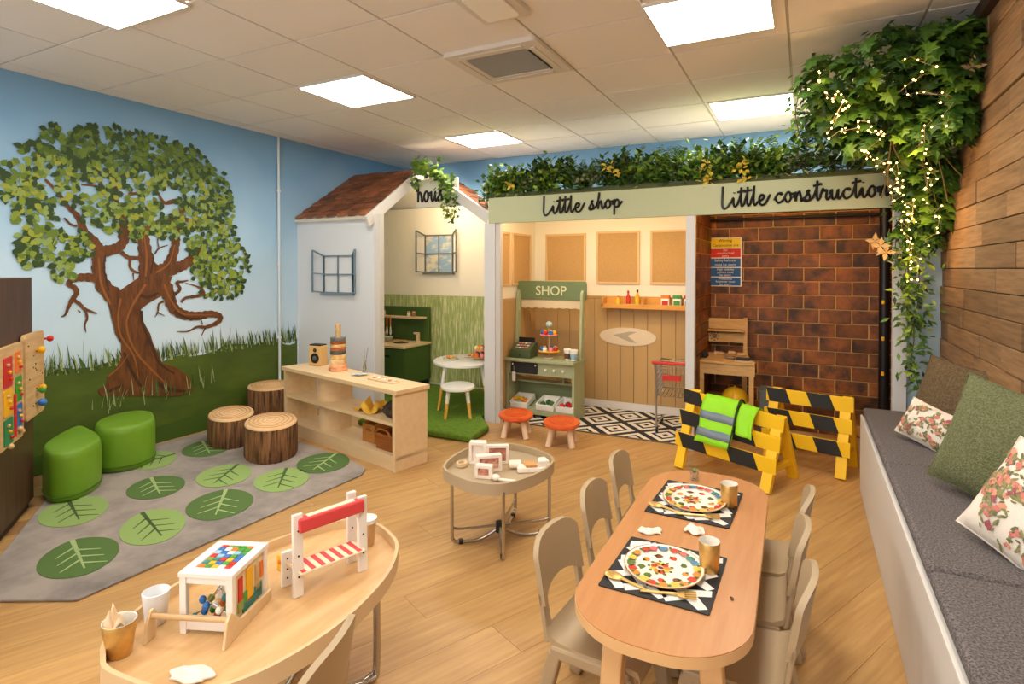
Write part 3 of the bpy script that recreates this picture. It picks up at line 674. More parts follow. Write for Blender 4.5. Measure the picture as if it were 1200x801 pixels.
RUGM = mat('rug_grey', (164, 152, 142), .95, col2=(116, 109, 104), vs_=3.2, bump=.35, bs=300, contrast=(.42, .72), detail=7)
rug = thing('leaf_rug', 'grey rug with ten green leaves under the poufs and stumps', 'rug', (0, 0, 0))
rp = [(-2.64, 1.255), (-2.585, 2.88), (-2.64, 2.98), (-2.80, 3.05), (-3.84, 3.29), (-4.40, 3.40), (-4.44, 2.2), (-4.13, 1.86), (-3.04, 1.04)]
MB().prism(rp, .001, .012).build('pile', RUGM, rug, bevel=.004)
LD = mat('rug_leaf_dark', (84, 112, 56), .95, bump=.3, bs=300); LLt = mat('rug_leaf_light', (142, 168, 96), .95, bump=.3, bs=300)
LV1 = mat('rug_vein_pale', (164, 184, 122), .95); LV2 = mat('rug_vein_dark', (72, 92, 48), .95)
for (x, y, a, b, hd, dk, dr) in ((-3.992, 2.764, .163, .205, -55, 1, 100), (-4.076, 2.42, .137, .21, -59, 0, 20), (-3.557, 2.128, .155, .198, -59, 1, 100), (-3.365, 2.453, .163, .21, -54, 0, 60), (-2.972, 2.571, .165, .205, -49, 0, 80), (-2.974, 2.928, .175, .205, -45, 1, 60), (-2.975, 2.141, .173, .215, -54, 1, 80), (-3.032, 1.797, .148, .228, -59, 0, 110), (-3.614, 1.71, .157, .225, -65, 0, 100), (-3.018, 1.447, .155, .21, -64, 1, 100)):
    E_ = []
    for i in range(36):
        th = 2*pi*i/36; k_ = 1+.06*max(0, cos(th))**10+.04*max(0, -cos(th))**8
        E_.append((k_*cos(th), sin(th)))
    r0 = -rad(hd); ra = rad(dr)
    def TR(u, v):
        # leaf axis turned by dr inside an ellipse stretched along the view
        x_, y_ = u*cos(ra)-v*sin(ra), u*sin(ra)+v*cos(ra); x_, y_ = x_*a, y_*b
        return (x_*cos(r0)-y_*sin(r0), x_*sin(r0)+y_*cos(r0))
    lf = MB().prism([TR(u, v) for u, v in E_]+[], .012, .0155).build('leaf', LD if dk else LLt, rug); lf.location = (x, y, 0)
    ve = MB()
    def vein(u0, v0, u1, v1, w_):
        p, q = V((*TR(u0, v0), 0)), V((*TR(u1, v1), 0)); d = (q-p).normalized(); s_ = V((-d.y, d.x, 0))
        ve.prism([tuple((p+s_*w_)[:2]), tuple((p-s_*w_)[:2]), tuple((q-s_*w_*.3)[:2]), tuple((q+s_*w_*.3)[:2])], .0155, .0165)
    vein(1.04, 0, -.72, 0, .011)
    for k_ in (-.3, .1, .5):
        for sg in (-1, 1): vein(k_+.1*sg, 0, k_-.35+.1*sg, sg*.55, .006)
    ve.build('vein', LV1 if dk else LV2, lf)

# ------------------------------------------------------------------ long open shelf with its toys
SA = rad(-13)          # along the front edge, slightly turned
shl = thing('open_shelf', 'long low pale wood open shelf standing before the white house wall', 'shelf', (-3.842, 3.35, 0), SA)
SL, SD, SH_ = 1.455, .29, .55
MB().bb(-.02, SL+.02, -.01, SD, SH_-.03, SH_).build('top', BIRCH, shl, bevel=.003)
MB().bb(0, SL, .01, SD-.01, .075, .10).build('bottom_panel', BIRCH, shl); MB().bb(.03, SL-.03, .01, SD-.01, .30, .325).build('shelf_board', BIRCH, shl)
for x in (0, SL-.03): MB().bb(x, x+.03, 0, SD-.005, 0, SH_-.03).build('side_panel', BIRCH, shl, bevel=.002)
MB().bb(.03, SL-.03, .012, .03, 0, .075).build('plinth', BIRCH, shl)
for z0, z1, x, r in ((.325, .52, .46, .13), (.10, .30, .47, .11)):
    pts = [(x+r*cos(a), SD-.05-.19*sin(a)*1.0) for a in (pi*i/14 for i in range(15))]; 
    mb = MB(); mb.ring([(p[0]*1, p[1]) for p in pts]+[(x-r, SD-.03), (x+r, SD-.03)], [(x+(p[0]-x)*.93, SD-.05-(SD-.05-p[1])*.93) for p in pts]+[(x-r*.93, SD-.04), (x+r*.93, SD-.04)], z0, z1)
    mb.build('curved_divider', BIRCH, shl, 40)
def onshelf(x, y): return V((-3.842+x*cos(SA)-y*sin(SA), 3.35+x*sin(SA)+y*cos(SA), 0))
def at(x, y, z): p = onshelf(x, y); return (p.x, p.y, z)
t = thing('toy_speaker', 'small wooden toy speaker with black cone on the pale shelf', 'toy', at(.16, .22, .552), SA+rad(18))
MB().bb(-.065, .065, -.04, .04, 0, .165).build('case', mat('speaker_wood', (220, 176, 112), .5), t, bevel=.006)
MB().bb(-.06, .06, -.038, .038, .165, .176).build('lid', BLACK, t, bevel=.003)
for z, r in ((.062, .042), (.128, .016)):
    MB().tube([(0, -.039, z), (0, -.044, z)], r, 24).build('cone', BLACK, t, 40); MB().ball((0, -.044, z), r*.45, 12, 8, (1, .5, 1)).build('dust_cap', mat('cone_grey', (96, 90, 84), .4), t, 60)
t = thing('stacking_tower', 'tower of clear and wooden rings stacked on a peg on the shelf', 'toy', at(.50, .19, .552))
MB().cyl((0, 0, 0), .022, .365, 16).build('peg', PINE, t, 40)
z = 0
for i, (h, r, c) in enumerate(((.028, .074, (196, 128, 90)), (.03, .07, (214, 150, 110)), (.035, .064, (216, 170, 120)), (.035, .064, (206, 158, 104)), (.03, .062, (70, 70, 66)), (.026, .06, (150, 84, 40)), (.026, .06, (196, 150, 100)), (.026, .06, (130, 70, 34)), (.028, .06, (84, 88, 88)))):
    MB().ring(ell(0, 0, r, r, 0, 28), ell(0, 0, .024, .024, 0, 28), z+.001, z+h-.001).build('ring', mat('ring_%d' % i, c, .3, col2=tuple(min(255, int(k_*1.35)) for k_ in c), vs_=22), t, 40, bevel=.003); z += h
t = thing('glass_vase', 'tiny clear glass bud vase with dry twigs on the shelf', 'vase', at(.74, .27, .552))
GLASS = mat('glass', (236, 240, 240), .05, trans=.95)
MB().lathe([(.018, 0), (.022, .02), (.012, .05), (.012, .08), (.016, .09), (.01, .09), (.01, .02), (.003, .012)], (0, 0, 0), 16).build('bottle', GLASS, t, 50)
mb = MB()
for k_ in range(5): mb.tube([(0, 0, .02), (.015*(k_-2)*.6, .008*(k_ % 2), .11), (.02*(k_-2), .01*(k_ % 2), .15+.012*k_)], .0013, 4)
mb.build('twigs', mat('twig', (150, 130, 104), .8), t)
t = thing('card_stack', 'loose picture cards fanned beside the glass vase', 'cards', at(.80, .16, .552), SA)
CARD = mat('card_print', (230, 226, 216), .5, col2=(150, 160, 160), vs_=40)
for k_ in range(4): MB().box((.02*k_-.03, .015*(k_ % 2), .0015+.003*k_), (.09, .06, .0025), Matrix.Rotation(rad(25*k_-30), 3, 'Z')).build('card', CARD, t)
t = thing('bead_tray', 'flat wooden tray of pale pebbles at the shelf end', 'tray', at(1.12, .16, .552), SA)
MB().prism(rrect(.30, .09, .03), 0, .008).build('tray', BIRCH, t, bevel=.002)
for k_ in range(9): MB().ball((-.12+.03*k_, .012*(-1)**k_, .014), .014, 10, 6, (1.1, .9, .5)).build('pebble', (CERAMIC, mat('pebble_rose', (206, 150, 126), .4))[k_ % 3 == 1], t, 60)
# middle shelf
t = thing('felt_cloth', 'crumpled yellow felt cloth on the middle shelf', 'cloth', at(1.02, .13, .326), SA)
rr = random.Random(8); mb = MB(); n = 14
def crumple(mb, n, sx, sy, h, seed, ex=1.0):
    rr = random.Random(seed); ph = [rr.uniform(0, 6.3) for _ in range(8)]; vs_ = []; fs = []
    for z_off in (0, -.004):
        for i in range(n):
            for j in range(n):
                u, v = i/(n-1)*2-1, j/(n-1)*2-1; r = max(abs(u), abs(v))
                k_ = (1-.22*abs(u*v))
                z = h*(.5+.5*sin(5*u+3*v+ph[0]))*(.6+.4*sin(4*v-3*u+ph[1]))*(1-.6*r**3)+h*.25*sin(9*u+ph[2])*sin(8*v+ph[3])*(1-r**4)+.006
                x_, y_ = u*sx*k_*(1+.12*sin(4*v+ph[4])), v*sy*k_*(1+.12*sin(4*u+ph[5]))
                vs_.append((x_, y_, max(z, .006)+z_off))
    m = n*n
    for i in range(n-1):
        for j in range(n-1):
            a = i*n+j; fs.append((a, a+n, a+n+1, a+1)); fs.append((m+a+1, m+a+n+1, m+a+n, m+a))
    for i in range(n-1):
        for a, b in ((i*n, (i+1)*n), ((i+1)*n+n-1, i*n+n-1), (i+1, i), ((n-1)*n+i, (n-1)*n+i+1)): fs.append((b, a, a+m, b+m))
    return mb.add(vs_, fs)
crumple(MB(), 20, .13, .10, .10, 5).build('cloth', mat('felt_yellow', (232, 180, 60), .9, bump=.3, bs=200), t, 70)
t = thing('fur_cap', 'dark grey brown furry toy bundle at the end of the middle shelf', 'toy', at(1.30, .14, .326), SA)
mb = MB(); mb.ball((0, 0, .045), .11, 28, 18, (1, .8, .55))
rr = random.Random(3); mb.v = [p*(1+rr.uniform(-.08, .08)) if p.z > .005 else p for p in mb.v]
for p in mb.v: p.z = max(p.z, .002)
mb.build('fur', mat('fur_dark', (84, 70, 56), .95, col2=(48, 40, 34), vs_=40, bump=.9, bs=140), t)
# lower shelf
WB = mat('basket_wood', (186, 124, 56), .55, col2=(164, 104, 42), vs_=6, stretch=(2, 2, 14)); WB2 = mat('basket_brown', (160, 92, 36), .55, col2=(136, 76, 28), vs_=8, stretch=(2, 2, 14))
t = thing('wooden_box', 'honey coloured square wooden box on the bottom shelf', 'box', at(1.03, .17, .101), SA)
MB().bb(-.075, .075, -.075, -.06, 0, .13).build('side', WB, t, bevel=.003); MB().bb(-.075, .075, .06, .075, 0, .15).build('side', WB, t, bevel=.003)
for x in (-.075, .06): MB().bb(x, x+.015, -.06, .06, 0, .14).build('side', WB, t, bevel=.003)
MB().bb(-.06, .06, -.06, .06, 0, .012).build('base', WB, t); MB().bb(-.03, .03, -.079, -.074, .085, .10).build('handle', WB2, t)
t = thing('wicker_basket', 'darker brown handled basket at the right of the bottom shelf', 'basket', at(1.27, .13, .101), SA)
mb = MB(); 
for k_ in range(6): mb.ring(rrect(.20+.005*k_, .16+.005*k_, .02), rrect(.176+.005*k_, .136+.005*k_, .015), .002+.019*k_, .019+.019*k_)
o = mb.build('weave', WB2, t, bevel=.003); o['kind'] = 'stuff'
MB().prism(rrect(.18, .14, .02), .001, .01).build('base', WB2, t)
MB().tube(smooth_pts([(-.09, -.085, .08), (-.05, -.09, .14), (.05, -.09, .14), (.09, -.085, .08)], 6), .008, 8).build('handle', WB2, t, 60)
MB().tube(smooth_pts([(-.09, .085, .08), (-.05, .09, .14), (.05, .09, .14), (.09, .085, .08)], 6), .008, 8).build('handle', WB2, t, 60)

# ------------------------------------------------------------------ play house interior
MATG = mat('grass_mat', (104, 136, 34), .95, col2=(84, 116, 24), vs_=30, bump=.6, bs=220)
t = thing('grass_mat', 'thick bright green mat covering the play house floor', 'mat', (0, 0, 0))
MB().prism([(-3.44, 3.78), (-2.30, 3.80), (-2.34, 4.14), (-2.56, 4.40), (-2.56, YW-.03), (-4.44, YW-.03), (-4.44, 4.18), (-3.45, 4.18)], .004, .06).build('pad', MATG, t, bevel=.02, seg=3)
KG = mat('kitchen_green', (66, 92, 34), .5)
kt = thing('play_kitchen', 'dark green toy kitchen with pale worktop against the green boards', 'play kitchen', (-4.13, 5.1, .062))
MB().bb(-.36, .36, -.24, .235, .06, .45).build('cabinet', KG, kt, bevel=.004); MB().bb(-.34, .34, -.21, .23, 0, .06).build('plinth', BLACK, kt)
d_ = MB().bb(.0, .34, -.252, -.241, .09, .43).build('door', KG, kt, bevel=.003); MB().prism(rrect(.09, .022, .01), -.256, -.25, lambda x, z, d: (x+.13, d, z+.36)).build('handle', BLACK, d_)
MB().bb(-.34, -.01, -.252, -.241, .09, .43).build('door', KG, kt, bevel=.003)
MB().bb(-.37, .375, -.27, .24, .45, .475).build('worktop', BIRCH, kt, bevel=.003)
MB().bb(-.36, .36, .205, .24, .475, .86).build('back_panel', KG, kt, bevel=.004)
MB().bb(-.36, .33, .10, .205, .735, .755).build('shelf', BIRCH, kt, bevel=.002)
sk = MB().lathe([(.085, .476), (.088, .480), (.075, .481), (.07, .476), (.01, .4762)], (.14, -.02, 0), 28).build('sink', STEEL, kt, 50)
MB().bb(.24, .27, .12, .16, .475, .58).bb(.20, .245, .125, .155, .56, .58).build('tap', BIRCH, kt, bevel=.004)
ky = 5.1
for i, (x, y, z, lb) in enumerate(((-4.36, 5.24, .82, 'small wooden pepper pot on the left of the kitchen shelf'), (-4.01, 5.25, .82, 'pale spice jar with wooden lid on the kitchen shelf'), (-3.94, 5.25, .82, 'brown spice jar at the right end of the kitchen shelf'))):
    t = thing('spice_jar', lb, 'jar', (x, y, z), 0, 'jars on the kitchen shelf')
    MB().cyl((0, 0, 0), .02, .04, 14).build('jar', (PINE, CERAMIC, mat('spice_brown', (160, 96, 60), .5))[i], t, 40); MB().cyl((0, 0, .04), .017, .016, 14).build('lid', PINE, t, 40)
for i, (x, lb) in enumerate(((-4.27, 'wooden toy spatula hanging left under the kitchen shelf'), (-4.22, 'wooden toy spoon hanging right under the kitchen shelf'))):
    t = thing('toy_utensil', lb, 'utensil', (x, 5.185, .60), 0, 'utensils under the kitchen shelf')
    MB().tube([(0, 0, .22), (0, 0, .1)], .006, 8).build('grip', ORG, t); MB().lathe([(.006, .1), (.012, .06), (.015, .02), (.004, 0)], (0, 0, 0), 10, 1, .5).build('head', CERAMIC, t, 60)
t = thing('toy_jar', 'clear toy storage jar on the kitchen worktop', 'jar', (-4.34, 5.2, .5395)); MB().cyl((0, 0, 0), .035, .08, 18).build('jar', mat('jar_grey', (150, 140, 120), .2), t, 40); MB().cyl((0, 0, .08), .033, .012, 18).build('lid', PINE, t, 40)
t = thing('toy_bowl', 'small pale bowl beside the toy jar on the worktop', 'bowl', (-4.22, 5.14, .5395)); MB().lathe([(.03, 0), (.055, .03), (.06, .05), (.055, .05), (.04, .015), (.005, .01)], (0, 0, 0), 20).build('bowl', mat('bowl_sage', (196, 196, 168), .4), t, 60)
t = thing('chopping_board', 'small wooden chopping board next to the toy sink', 'board', (-4.10, 5.20, .5395)); MB().prism(rrect(.14, .07, .01), 0, .012).build('board', PINE, t, bevel=.002)

WTOP = mat('dipped_white', (226, 222, 212), .45); DIP = mat('dipped_wood', (222, 164, 72), .5)
def dipped(name, label, cat, x, y, zf, h, a, b, hd, lx, ly, spread):
    t = thing(name, label, cat, (x, y, zf), -rad(hd))
    MB().lathe([(.97, h-.025), (1, h-.02), (1, h-.004), (.985, h), (.01, h)], (0, 0, 0), 40, a, b).build('top', WTOP, t, 40)
    for sx in (-1, 1):
        for sy in (-1, 1):
            p, q = V((sx*lx, sy*ly, h-.025)), V((sx*lx*spread, sy*ly*spread, 0)); m_ = p+(q-p)*.45
            l = MB().tube([p, m_], [.018, .016], 12).build('leg', WTOP, t, 40); MB().tube([m_, q], [.0162, .012], 12).build('dipped_end', DIP, l, 40)
    return t
dipped('round_table', 'round white play house table with dipped wooden legs', 'table', -2.95, 4.72, .0615, .415, .29, .37, -32, .17, .22, 1.35)
dipped('white_stool', 'small white stool with dipped wooden legs before the round table', 'stool', -2.74, 4.29, .0615, .265, .148, .19, -32, .08, .10, 1.35)
t = thing('toy_plate', 'pale toy plate with snacks on the round white table', 'plate', (-3.07, 4.68, .478)); MB().lathe([(.05, 0), (.08, .008), (.078, .01), (.01, .006)], (0, 0, 0), 24).build('plate', mat('plate_sage', (200, 204, 180), .4), t, 60)
for k_, m_ in enumerate((ORG, YEL, PINE)): MB().ball((-.03+.03*k_, .01*k_, .02), .016, 10, 6).build('snack', m_, t, 60)
t = thing('toy_plate', 'second toy plate behind the snacks on the white table', 'plate', (-2.98, 4.88, .478)); MB().lathe([(.04, 0), (.06, .007), (.058, .009), (.01, .005)], (0, 0, 0), 24).build('plate', CERAMIC, t, 60); MB().ball((0, 0, .018), .02, 10, 6, (1, 1, .6)).build('snack', ORG, t, 60)
def cakestand(name, label, loc, tiers, seed, topper=None):
    t = thing(name, label, 'cake stand', loc); rr = random.Random(seed)
    MB().cyl((0, 0, 0), .045, .006, 20).build('base', CERAMIC, t, 40); MB().cyl((0, 0, .005), .006, tiers[-1][0]+.08, 10).build('stem', PINE, t, 40)
    for z, r, m_ in tiers:
        pl = MB().lathe([(r*.3, z), (r*.9, z), (r, z+.008), (r*.95, z+.012), (.007, z+.008)], (0, 0, 0), 28).build('tier', m_, t, 50)
        for k_ in range(7):
            a = 2*pi*k_/7; c = rr.choice((RED, PNK, YEL, ORG, CERAMIC, BLU, PINE))
            MB().lathe([(.018, z+.0125), (.022, z+.034), (.015, z+.046), (.004, z+.05)], (r*.65*cos(a), r*.65*sin(a), 0), 10).build('cake', c, pl, 60)
    if topper: MB().ball((0, 0, tiers[-1][0]+.10), .03, 14, 10).build('topper', topper, t, 60)
    return t
cakestand('cake_stand', 'small pink tiered toy cake on the round white table', (-2.80, 4.80, .478), ((.02, .095, mat('tier_straw', (206, 150, 90), .5)), (.085, .065, PNK)), 4)
t = thing('toy_bird', 'tall blue toy bird standing behind the tiered toy cake', 'toy', (-2.79, 4.94, .478)); MB().lathe([(.03, 0), (.03, .01), (.01, .03), (.025, .1), (.03, .2), (.01, .21)], (0, 0, 0), 16).build('body', mat('teal_glass', (120, 150, 160), .3), t, 60); MB().bb(-.03, .03, -.01, .01, .2, .225).build('crest', mat('navy', (50, 80, 110), .5), t, bevel=.004)
def text_mesh(s_, size, m_, parent, loc, ext=0):
    cu = bpy.data.curves.new('text_source', 'FONT'); cu.body = s_; cu.size = size; cu.align_x = 'CENTER'; cu.extrude = ext
    to = bpy.data.objects.new('text_source', cu); COL.objects.link(to)
    bpy.context.view_layer.update()
    me = bpy.data.meshes.new_from_object(to.evaluated_get(bpy.context.evaluated_depsgraph_get()))
    bpy.data.objects.remove(to); bpy.data.curves.remove(cu)
    me.materials.clear(); me.materials.append(m_)
    o = bpy.data.objects.new('lettering', me); COL.objects.link(o); o.parent = parent; o.location = loc; o.rotation_euler = (pi/2, 0, 0)
    return o
# ------------------------------------------------------------------ shop booth
CORK = mat('cork', (200, 158, 102), .9, col2=(188, 146, 90), vs_=120, bump=.25, bs=220)
CFR = mat('cork_frame', (222, 182, 128), .5)
for (x0, x1, z0, z1, lb) in ((-2.367, -1.935, 1.22, 1.708, 'cork board on the back shop wall directly above the SHOP header'), (-1.825, -1.399, 1.212, 1.72, 'middle cork board on the back shop wall left of the post'), (-1.298, -.872, 1.214, 1.716, 'cork board partly behind the white post above the toy food shelf')):
    t = thing('cork_board', lb, 'notice board', ((x0+x1)/2, YW-.006, (z0+z1)/2), 0, 'cork boards in the shop'); w2, h2 = (x1-x0)/2, (z1-z0)/2
    MB().ring([(-w2, -h2), (w2, -h2), (w2, h2), (-w2, h2)], [(-w2+.02, -h2+.02), (w2-.02, -h2+.02), (w2-.02, h2-.02), (-w2+.02, h2-.02)], -.012, .004, lambda x, z, d: (x, d, z)).build('frame', CFR, t)
    MB().box((0, .0, 0), (2*w2-.04, .006, 2*h2-.04)).build('cork', CORK, t)
for (y0, y1, lb) in ((4.53, 4.80, 'nearest narrow looking cork board on the side wall by the left post'), (4.85, 5.25, 'cork board in the inner corner of the shop side wall')):
    t = thing('cork_board', lb, 'notice board', (-2.487, (y0+y1)/2, 1.45), 0, 'cork boards in the shop'); w2, h2 = (y1-y0)/2, .25
    MB().ring([(-w2, -h2), (w2, -h2), (w2, h2), (-w2, h2)], [(-w2+.018, -h2+.02), (w2-.018, -h2+.02), (w2-.018, h2-.02), (-w2+.018, h2-.02)], -.006, .012, lambda y, z, d: (d, y, z)).build('frame', CFR, t)
    MB().box((0, 0, 0), (.006, 2*w2-.036, 2*h2-.04)).build('cork', CORK, t)
t = thing('oval_plaque', 'pale oval plaque with a grey arrow on the ochre wall', 'plaque', (-1.51, YW-.021, .71))
MB().prism(ell(0, 0, .275, .088, 0, 48), -.008, 0, lambda x, z, d: (x, d, z)).build('plate', mat('plaque_beige', (222, 200, 168), .5), t, bevel=.002)
MB().prism([(-.14, .012), (.02, .05), (.09, .05), (.0, .008), (.09, -.055), (.03, -.05)], -.0095, -.008, lambda x, z, d: (x, d, z)).build('arrow', mat('plaque_grey', (176, 160, 134), .5), t)
sh = thing('wall_shelf', 'honey wood picture ledge with two bays on the ochre wall', 'shelf', (-1.33, YW-.022, .985))
HON = mat('honey_wood', (214, 150, 64), .5)
MB().bb(-.40, .52, -.12, 0, 0, .016).build('board', HON, sh, bevel=.002); MB().bb(-.40, .52, -.012, 0, .016, .11).build('back', HON, sh)
for x in (-.40, -.01, .505): MB().bb(x, x+.015, -.12, -.012, .016, .10).build('divider', HON, sh, bevel=.002)
MB().bb(-.40, .52, -.12, -.112, .016, .045).build('front_rail', HON, sh, bevel=.002)
zs = .985+.017; ys_ = YW-.085
def bottle(lb, x, h, r, body, cap):
    t = thing('toy_bottle', lb, 'bottle', (x, ys_, zs), 0, 'toy bottles on the wall ledge')
    MB().lathe([(r, 0), (r, h*.6), (r*.45, h*.78), (r*.4, h*.84), (.003, h*.84)], (0, 0, 0), 16).build('bottle', body, t, 50)
    MB().cyl((0, 0, h*.84), r*.5, h*.16, 12).build('cap', cap, t, 40)
bottle('short yellow toy bottle first on the wall ledge', -1.585, .10, .022, YEL, ORG); bottle('tall red toy bottle on the wall ledge', -1.487, .15, .02, RED, RED); bottle('tall yellow toy bottle with black cap on the wall ledge', -1.40, .16, .02, YEL, BLACK)
for x, c, l2, lb in ((-1.14, ORG, RED, 'orange lidded toy food box on the wall ledge'), (-1.035, GRN, GRN, 'green lidded toy food box on the wall ledge'), (-.935, RED, BLU, 'red and blue toy food box at the end of the ledge')):
    t = thing('toy_food_box', lb, 'box', (x, ys_, zs), 0, 'toy food boxes on the wall ledge')
    MB().bb(-.035, .035, -.025, .025, 0, .085).build('box', CERAMIC, t, bevel=.002); MB().bb(-.037, .037, -.027, .027, .085, .115).build('lid', c, t, bevel=.003)
    MB().bb(-.028, .028, -.0265, -.025, .015, .065).build('label', l2, t)
# black and white diamond rug
dm = bpy.data.materials.new('diamond_weave'); dm.use_nodes = True; nt = dm.node_tree; N = nt.nodes; L = nt.links
tc = N.new('ShaderNodeTexCoord'); sp = N.new('ShaderNodeSeparateXYZ'); L.new(tc.outputs['Object'], sp.inputs[0])
def mth(op, a, b=None):
    n = N.new('ShaderNodeMath'); n.operation = op
    for i, v in enumerate((a, b)):
        if v is None: continue
        if isinstance(v, (int, float)): n.inputs[i].default_value = v
        else: L.new(v, n.inputs[i])
    return n.outputs[0]
ax = mth('ABSOLUTE', mth('SUBTRACT', mth('FRACT', mth('MULTIPLY', sp.outputs['X'], 1/.42)), .5))
ay = mth('ABSOLUTE', mth('SUBTRACT', mth('FRACT', mth('MULTIPLY', sp.outputs['Y'], 1/.46)), .5))
dd = mth('ADD', ax, ay)
st = mth('GREATER_THAN', mth('FRACT', mth('MULTIPLY', mth('ABSOLUTE', mth('SUBTRACT', dd, .5)), 4.6)), .40)
mx = N.new('ShaderNodeMix'); mx.data_type = 'RGBA'; mx.inputs[6].default_value = lin((34, 30, 28)); mx.inputs[7].default_value = lin((224, 212, 192)); L.new(st, mx.inputs[0]); L.new(mx.outputs[2], N['Principled BSDF'].inputs['Base Color']); N['Principled BSDF'].inputs['Roughness'].default_value = .95
t = thing('diamond_rug', 'black and cream diamond patterned rug on the shop floor', 'rug', (-1.64, 4.93, 0))
MB().prism(rrect(1.64, .87, .01), .001, .008).build('pile', dm, t)
MB().ring(rrect(1.645, .88, .01), rrect(1.61, .845, .01), .0005, .0085).build('edge', mat('rug_edge', (110, 90, 66), .9), t)

# SHOP stall
KS = mat('stall_sage', (160, 164, 124), .5); KSI = mat('stall_inner', (124, 132, 90), .55)
k = thing('market_stall', 'sage green toy market stall with SHOP header board', 'toy stall', (-2.135, 4.90, .009))
W2 = .325
for s_ in (-1, 1):
    x = s_*W2
    MB().prism([(-.20, 0), (.06, 0), (.06, 1.12), (.035, 1.15), (.01, 1.12), (-.03, .53), (-.20, .53)], x-.012, x+.012, lambda y, z, d: (d, y, z)).build('side_panel', KS, k, bevel=.002)
MB().prism(rrect(.70, .175, .025, 4, 0, 1.145), .02, .042, lambda x, z, d: (x, d+.045, z)).build('header', SAGE_D, k, bevel=.003)
text_mesh('SHOP', .125, mat('letter_cream', (206, 204, 160), .5), k, (0, .061, 1.10), .002)
pts = [(-.32+.64*i/48, .985+.012*abs(sin(pi*8*i/48))*-1) for i in range(49)]
MB().prism([(-.32, 1.06), (-.32, .99)]+[(x, z) for x, z in pts]+[(.32, .99), (.32, 1.06)], .075, .085, lambda x, z, d: (x, d, z)).build('scalloped_awning', mat('awning', (206, 186, 150), .7), k)
MB().bb(-W2-.05, W2+.02, -.235, .075, .505, .53).build('counter', KS, k, bevel=.003)
MB().bb(-W2+.012, W2-.012, -.20, -.18, .385, .505).build('apron', KS, k)
cb = MB().prism(rrect(.27, .10, .012, 4, -.15, .445), -.206, -.20, lambda x, z, d: (x, d, z)).build('chalkboard', mat('chalk', (36, 34, 32), .7), k)
for x in (-.265, -.035): MB().ball((x, -.209, .475), .008, 10, 6).build('screw', CERAMIC, cb, 60)
for x in (.07, .15, .235): MB().tube([(x, -.20, .445), (x, -.222, .445)], [.009, .012], 12).build('knob', CERAMIC, k, 50)
MB().bb(-W2+.012, W2-.012, .04, .06, .03, .30).build('back_panel', KSI, k); MB().bb(-W2+.012, W2-.012, -.04, .06, .285, .30).build('shelf', KS, k)
MB().bb(.16, .175, -.04, .06, .30, .385).build('divider', KS, k)
MB().prism([(-.20, .055), (.04, .118), (.04, .133), (-.20, .07)], -W2+.012, W2-.012, lambda y, z, d: (d, y, z)).build('sloped_shelf', KS, k)
MB().bb(-W2+.012, W2-.012, -.205, -.185, .03, .095).build('toe_rail', KS, k)
t = thing('price_tag', 'white paper tag hanging from the chalkboard corner', 'tag', (-2.385, 4.686, .33)); MB().prism(rrect(.035, .085, .006), 0, .002, lambda x, z, d: (x, d, z+.04)).build('tag', CERAMIC, t); MB().tube([(0, 0, .08), (.0, .0, .135)], .0015, 5).build('string', CERAMIC, t)
# trays of toy vegetables
def tray(x, lb, items, seed):
    c = V((x-.02, 4.79, .009)); tl = rad(14.7)
    def PF(u, v, d): return (c.x+u, c.y+v*cos(tl)-d*sin(tl), c.z+.1005+v*sin(tl)+d*cos(tl))
    t = thing('produce_tray', lb, 'tray', (0, 0, 0), 0, 'produce trays in the toy stall')
    o = rrect(.175, .20, .012); i_ = rrect(.155, .18, .01)
    MB().ring(o, i_, 0, .055, PF).build('rim', CERAMIC, t); MB().prism(o, 0, .006, PF).build('base', CERAMIC, t)
    rr = random.Random(seed)
    for n_, (nm, m_, lb2) in enumerate(items):
        u, v = -.04+.04*n_, -.035+.03*(n_ % 2)+.01*n_
        p = PF(u, v, .032)
        q = thing(nm, lb2, nm.split('_')[-1], p, 0, 'toy produce in the trays')
        if 'banana' in nm:
            MB().tube(smooth_pts([(-.06, 0, .0), (-.03, .02, .02), (.02, .025, .025), (.06, .0, .012)], 6), [.006]+[.017]*11+[.014]*6+[.005], 10).build('fruit', m_, q, 60)
        else: MB().ball((0, 0, 0), .026, 14, 10, (1, 1.15, .9)).build('fruit', m_, q, 60)
        MB().tube([(0, 0, .02), (.003, 0, .03)], .003, 6).build('stem', GRN, q)
tray(-2.32, 'white tray of yellow and orange toy fruit in the stall', (('toy_banana', YEL, 'yellow toy banana in the left produce tray'), ('toy_orange', ORG, 'orange toy fruit in the left produce tray'), ('toy_orange', mat('peach', (226, 130, 60), .5), 'paler toy fruit at the right of the left tray')), 1)
tray(-2.06, 'white tray of green toy peppers in the stall', (('toy_pepper', mat('pepper_green', (70, 110, 50), .4), 'left green toy pepper in the middle tray'), ('toy_pepper', mat('pepper_dark', (50, 84, 40), .4), 'dark green toy pepper in the middle tray'), ('toy_pepper', mat('pepper_green', (70, 110, 50), .4), 'right hand green toy pepper in the middle tray')), 2)
tray(-1.87, 'white tray of red toy tomatoes in the stall', (('toy_tomato', RED, 'left red toy tomato in the right tray'), ('toy_tomato', mat('tomato_dark', (170, 30, 28), .4), 'dark red toy tomato in the right tray'), ('toy_tomato', RED, 'right hand red toy tomato in the right tray')), 3)
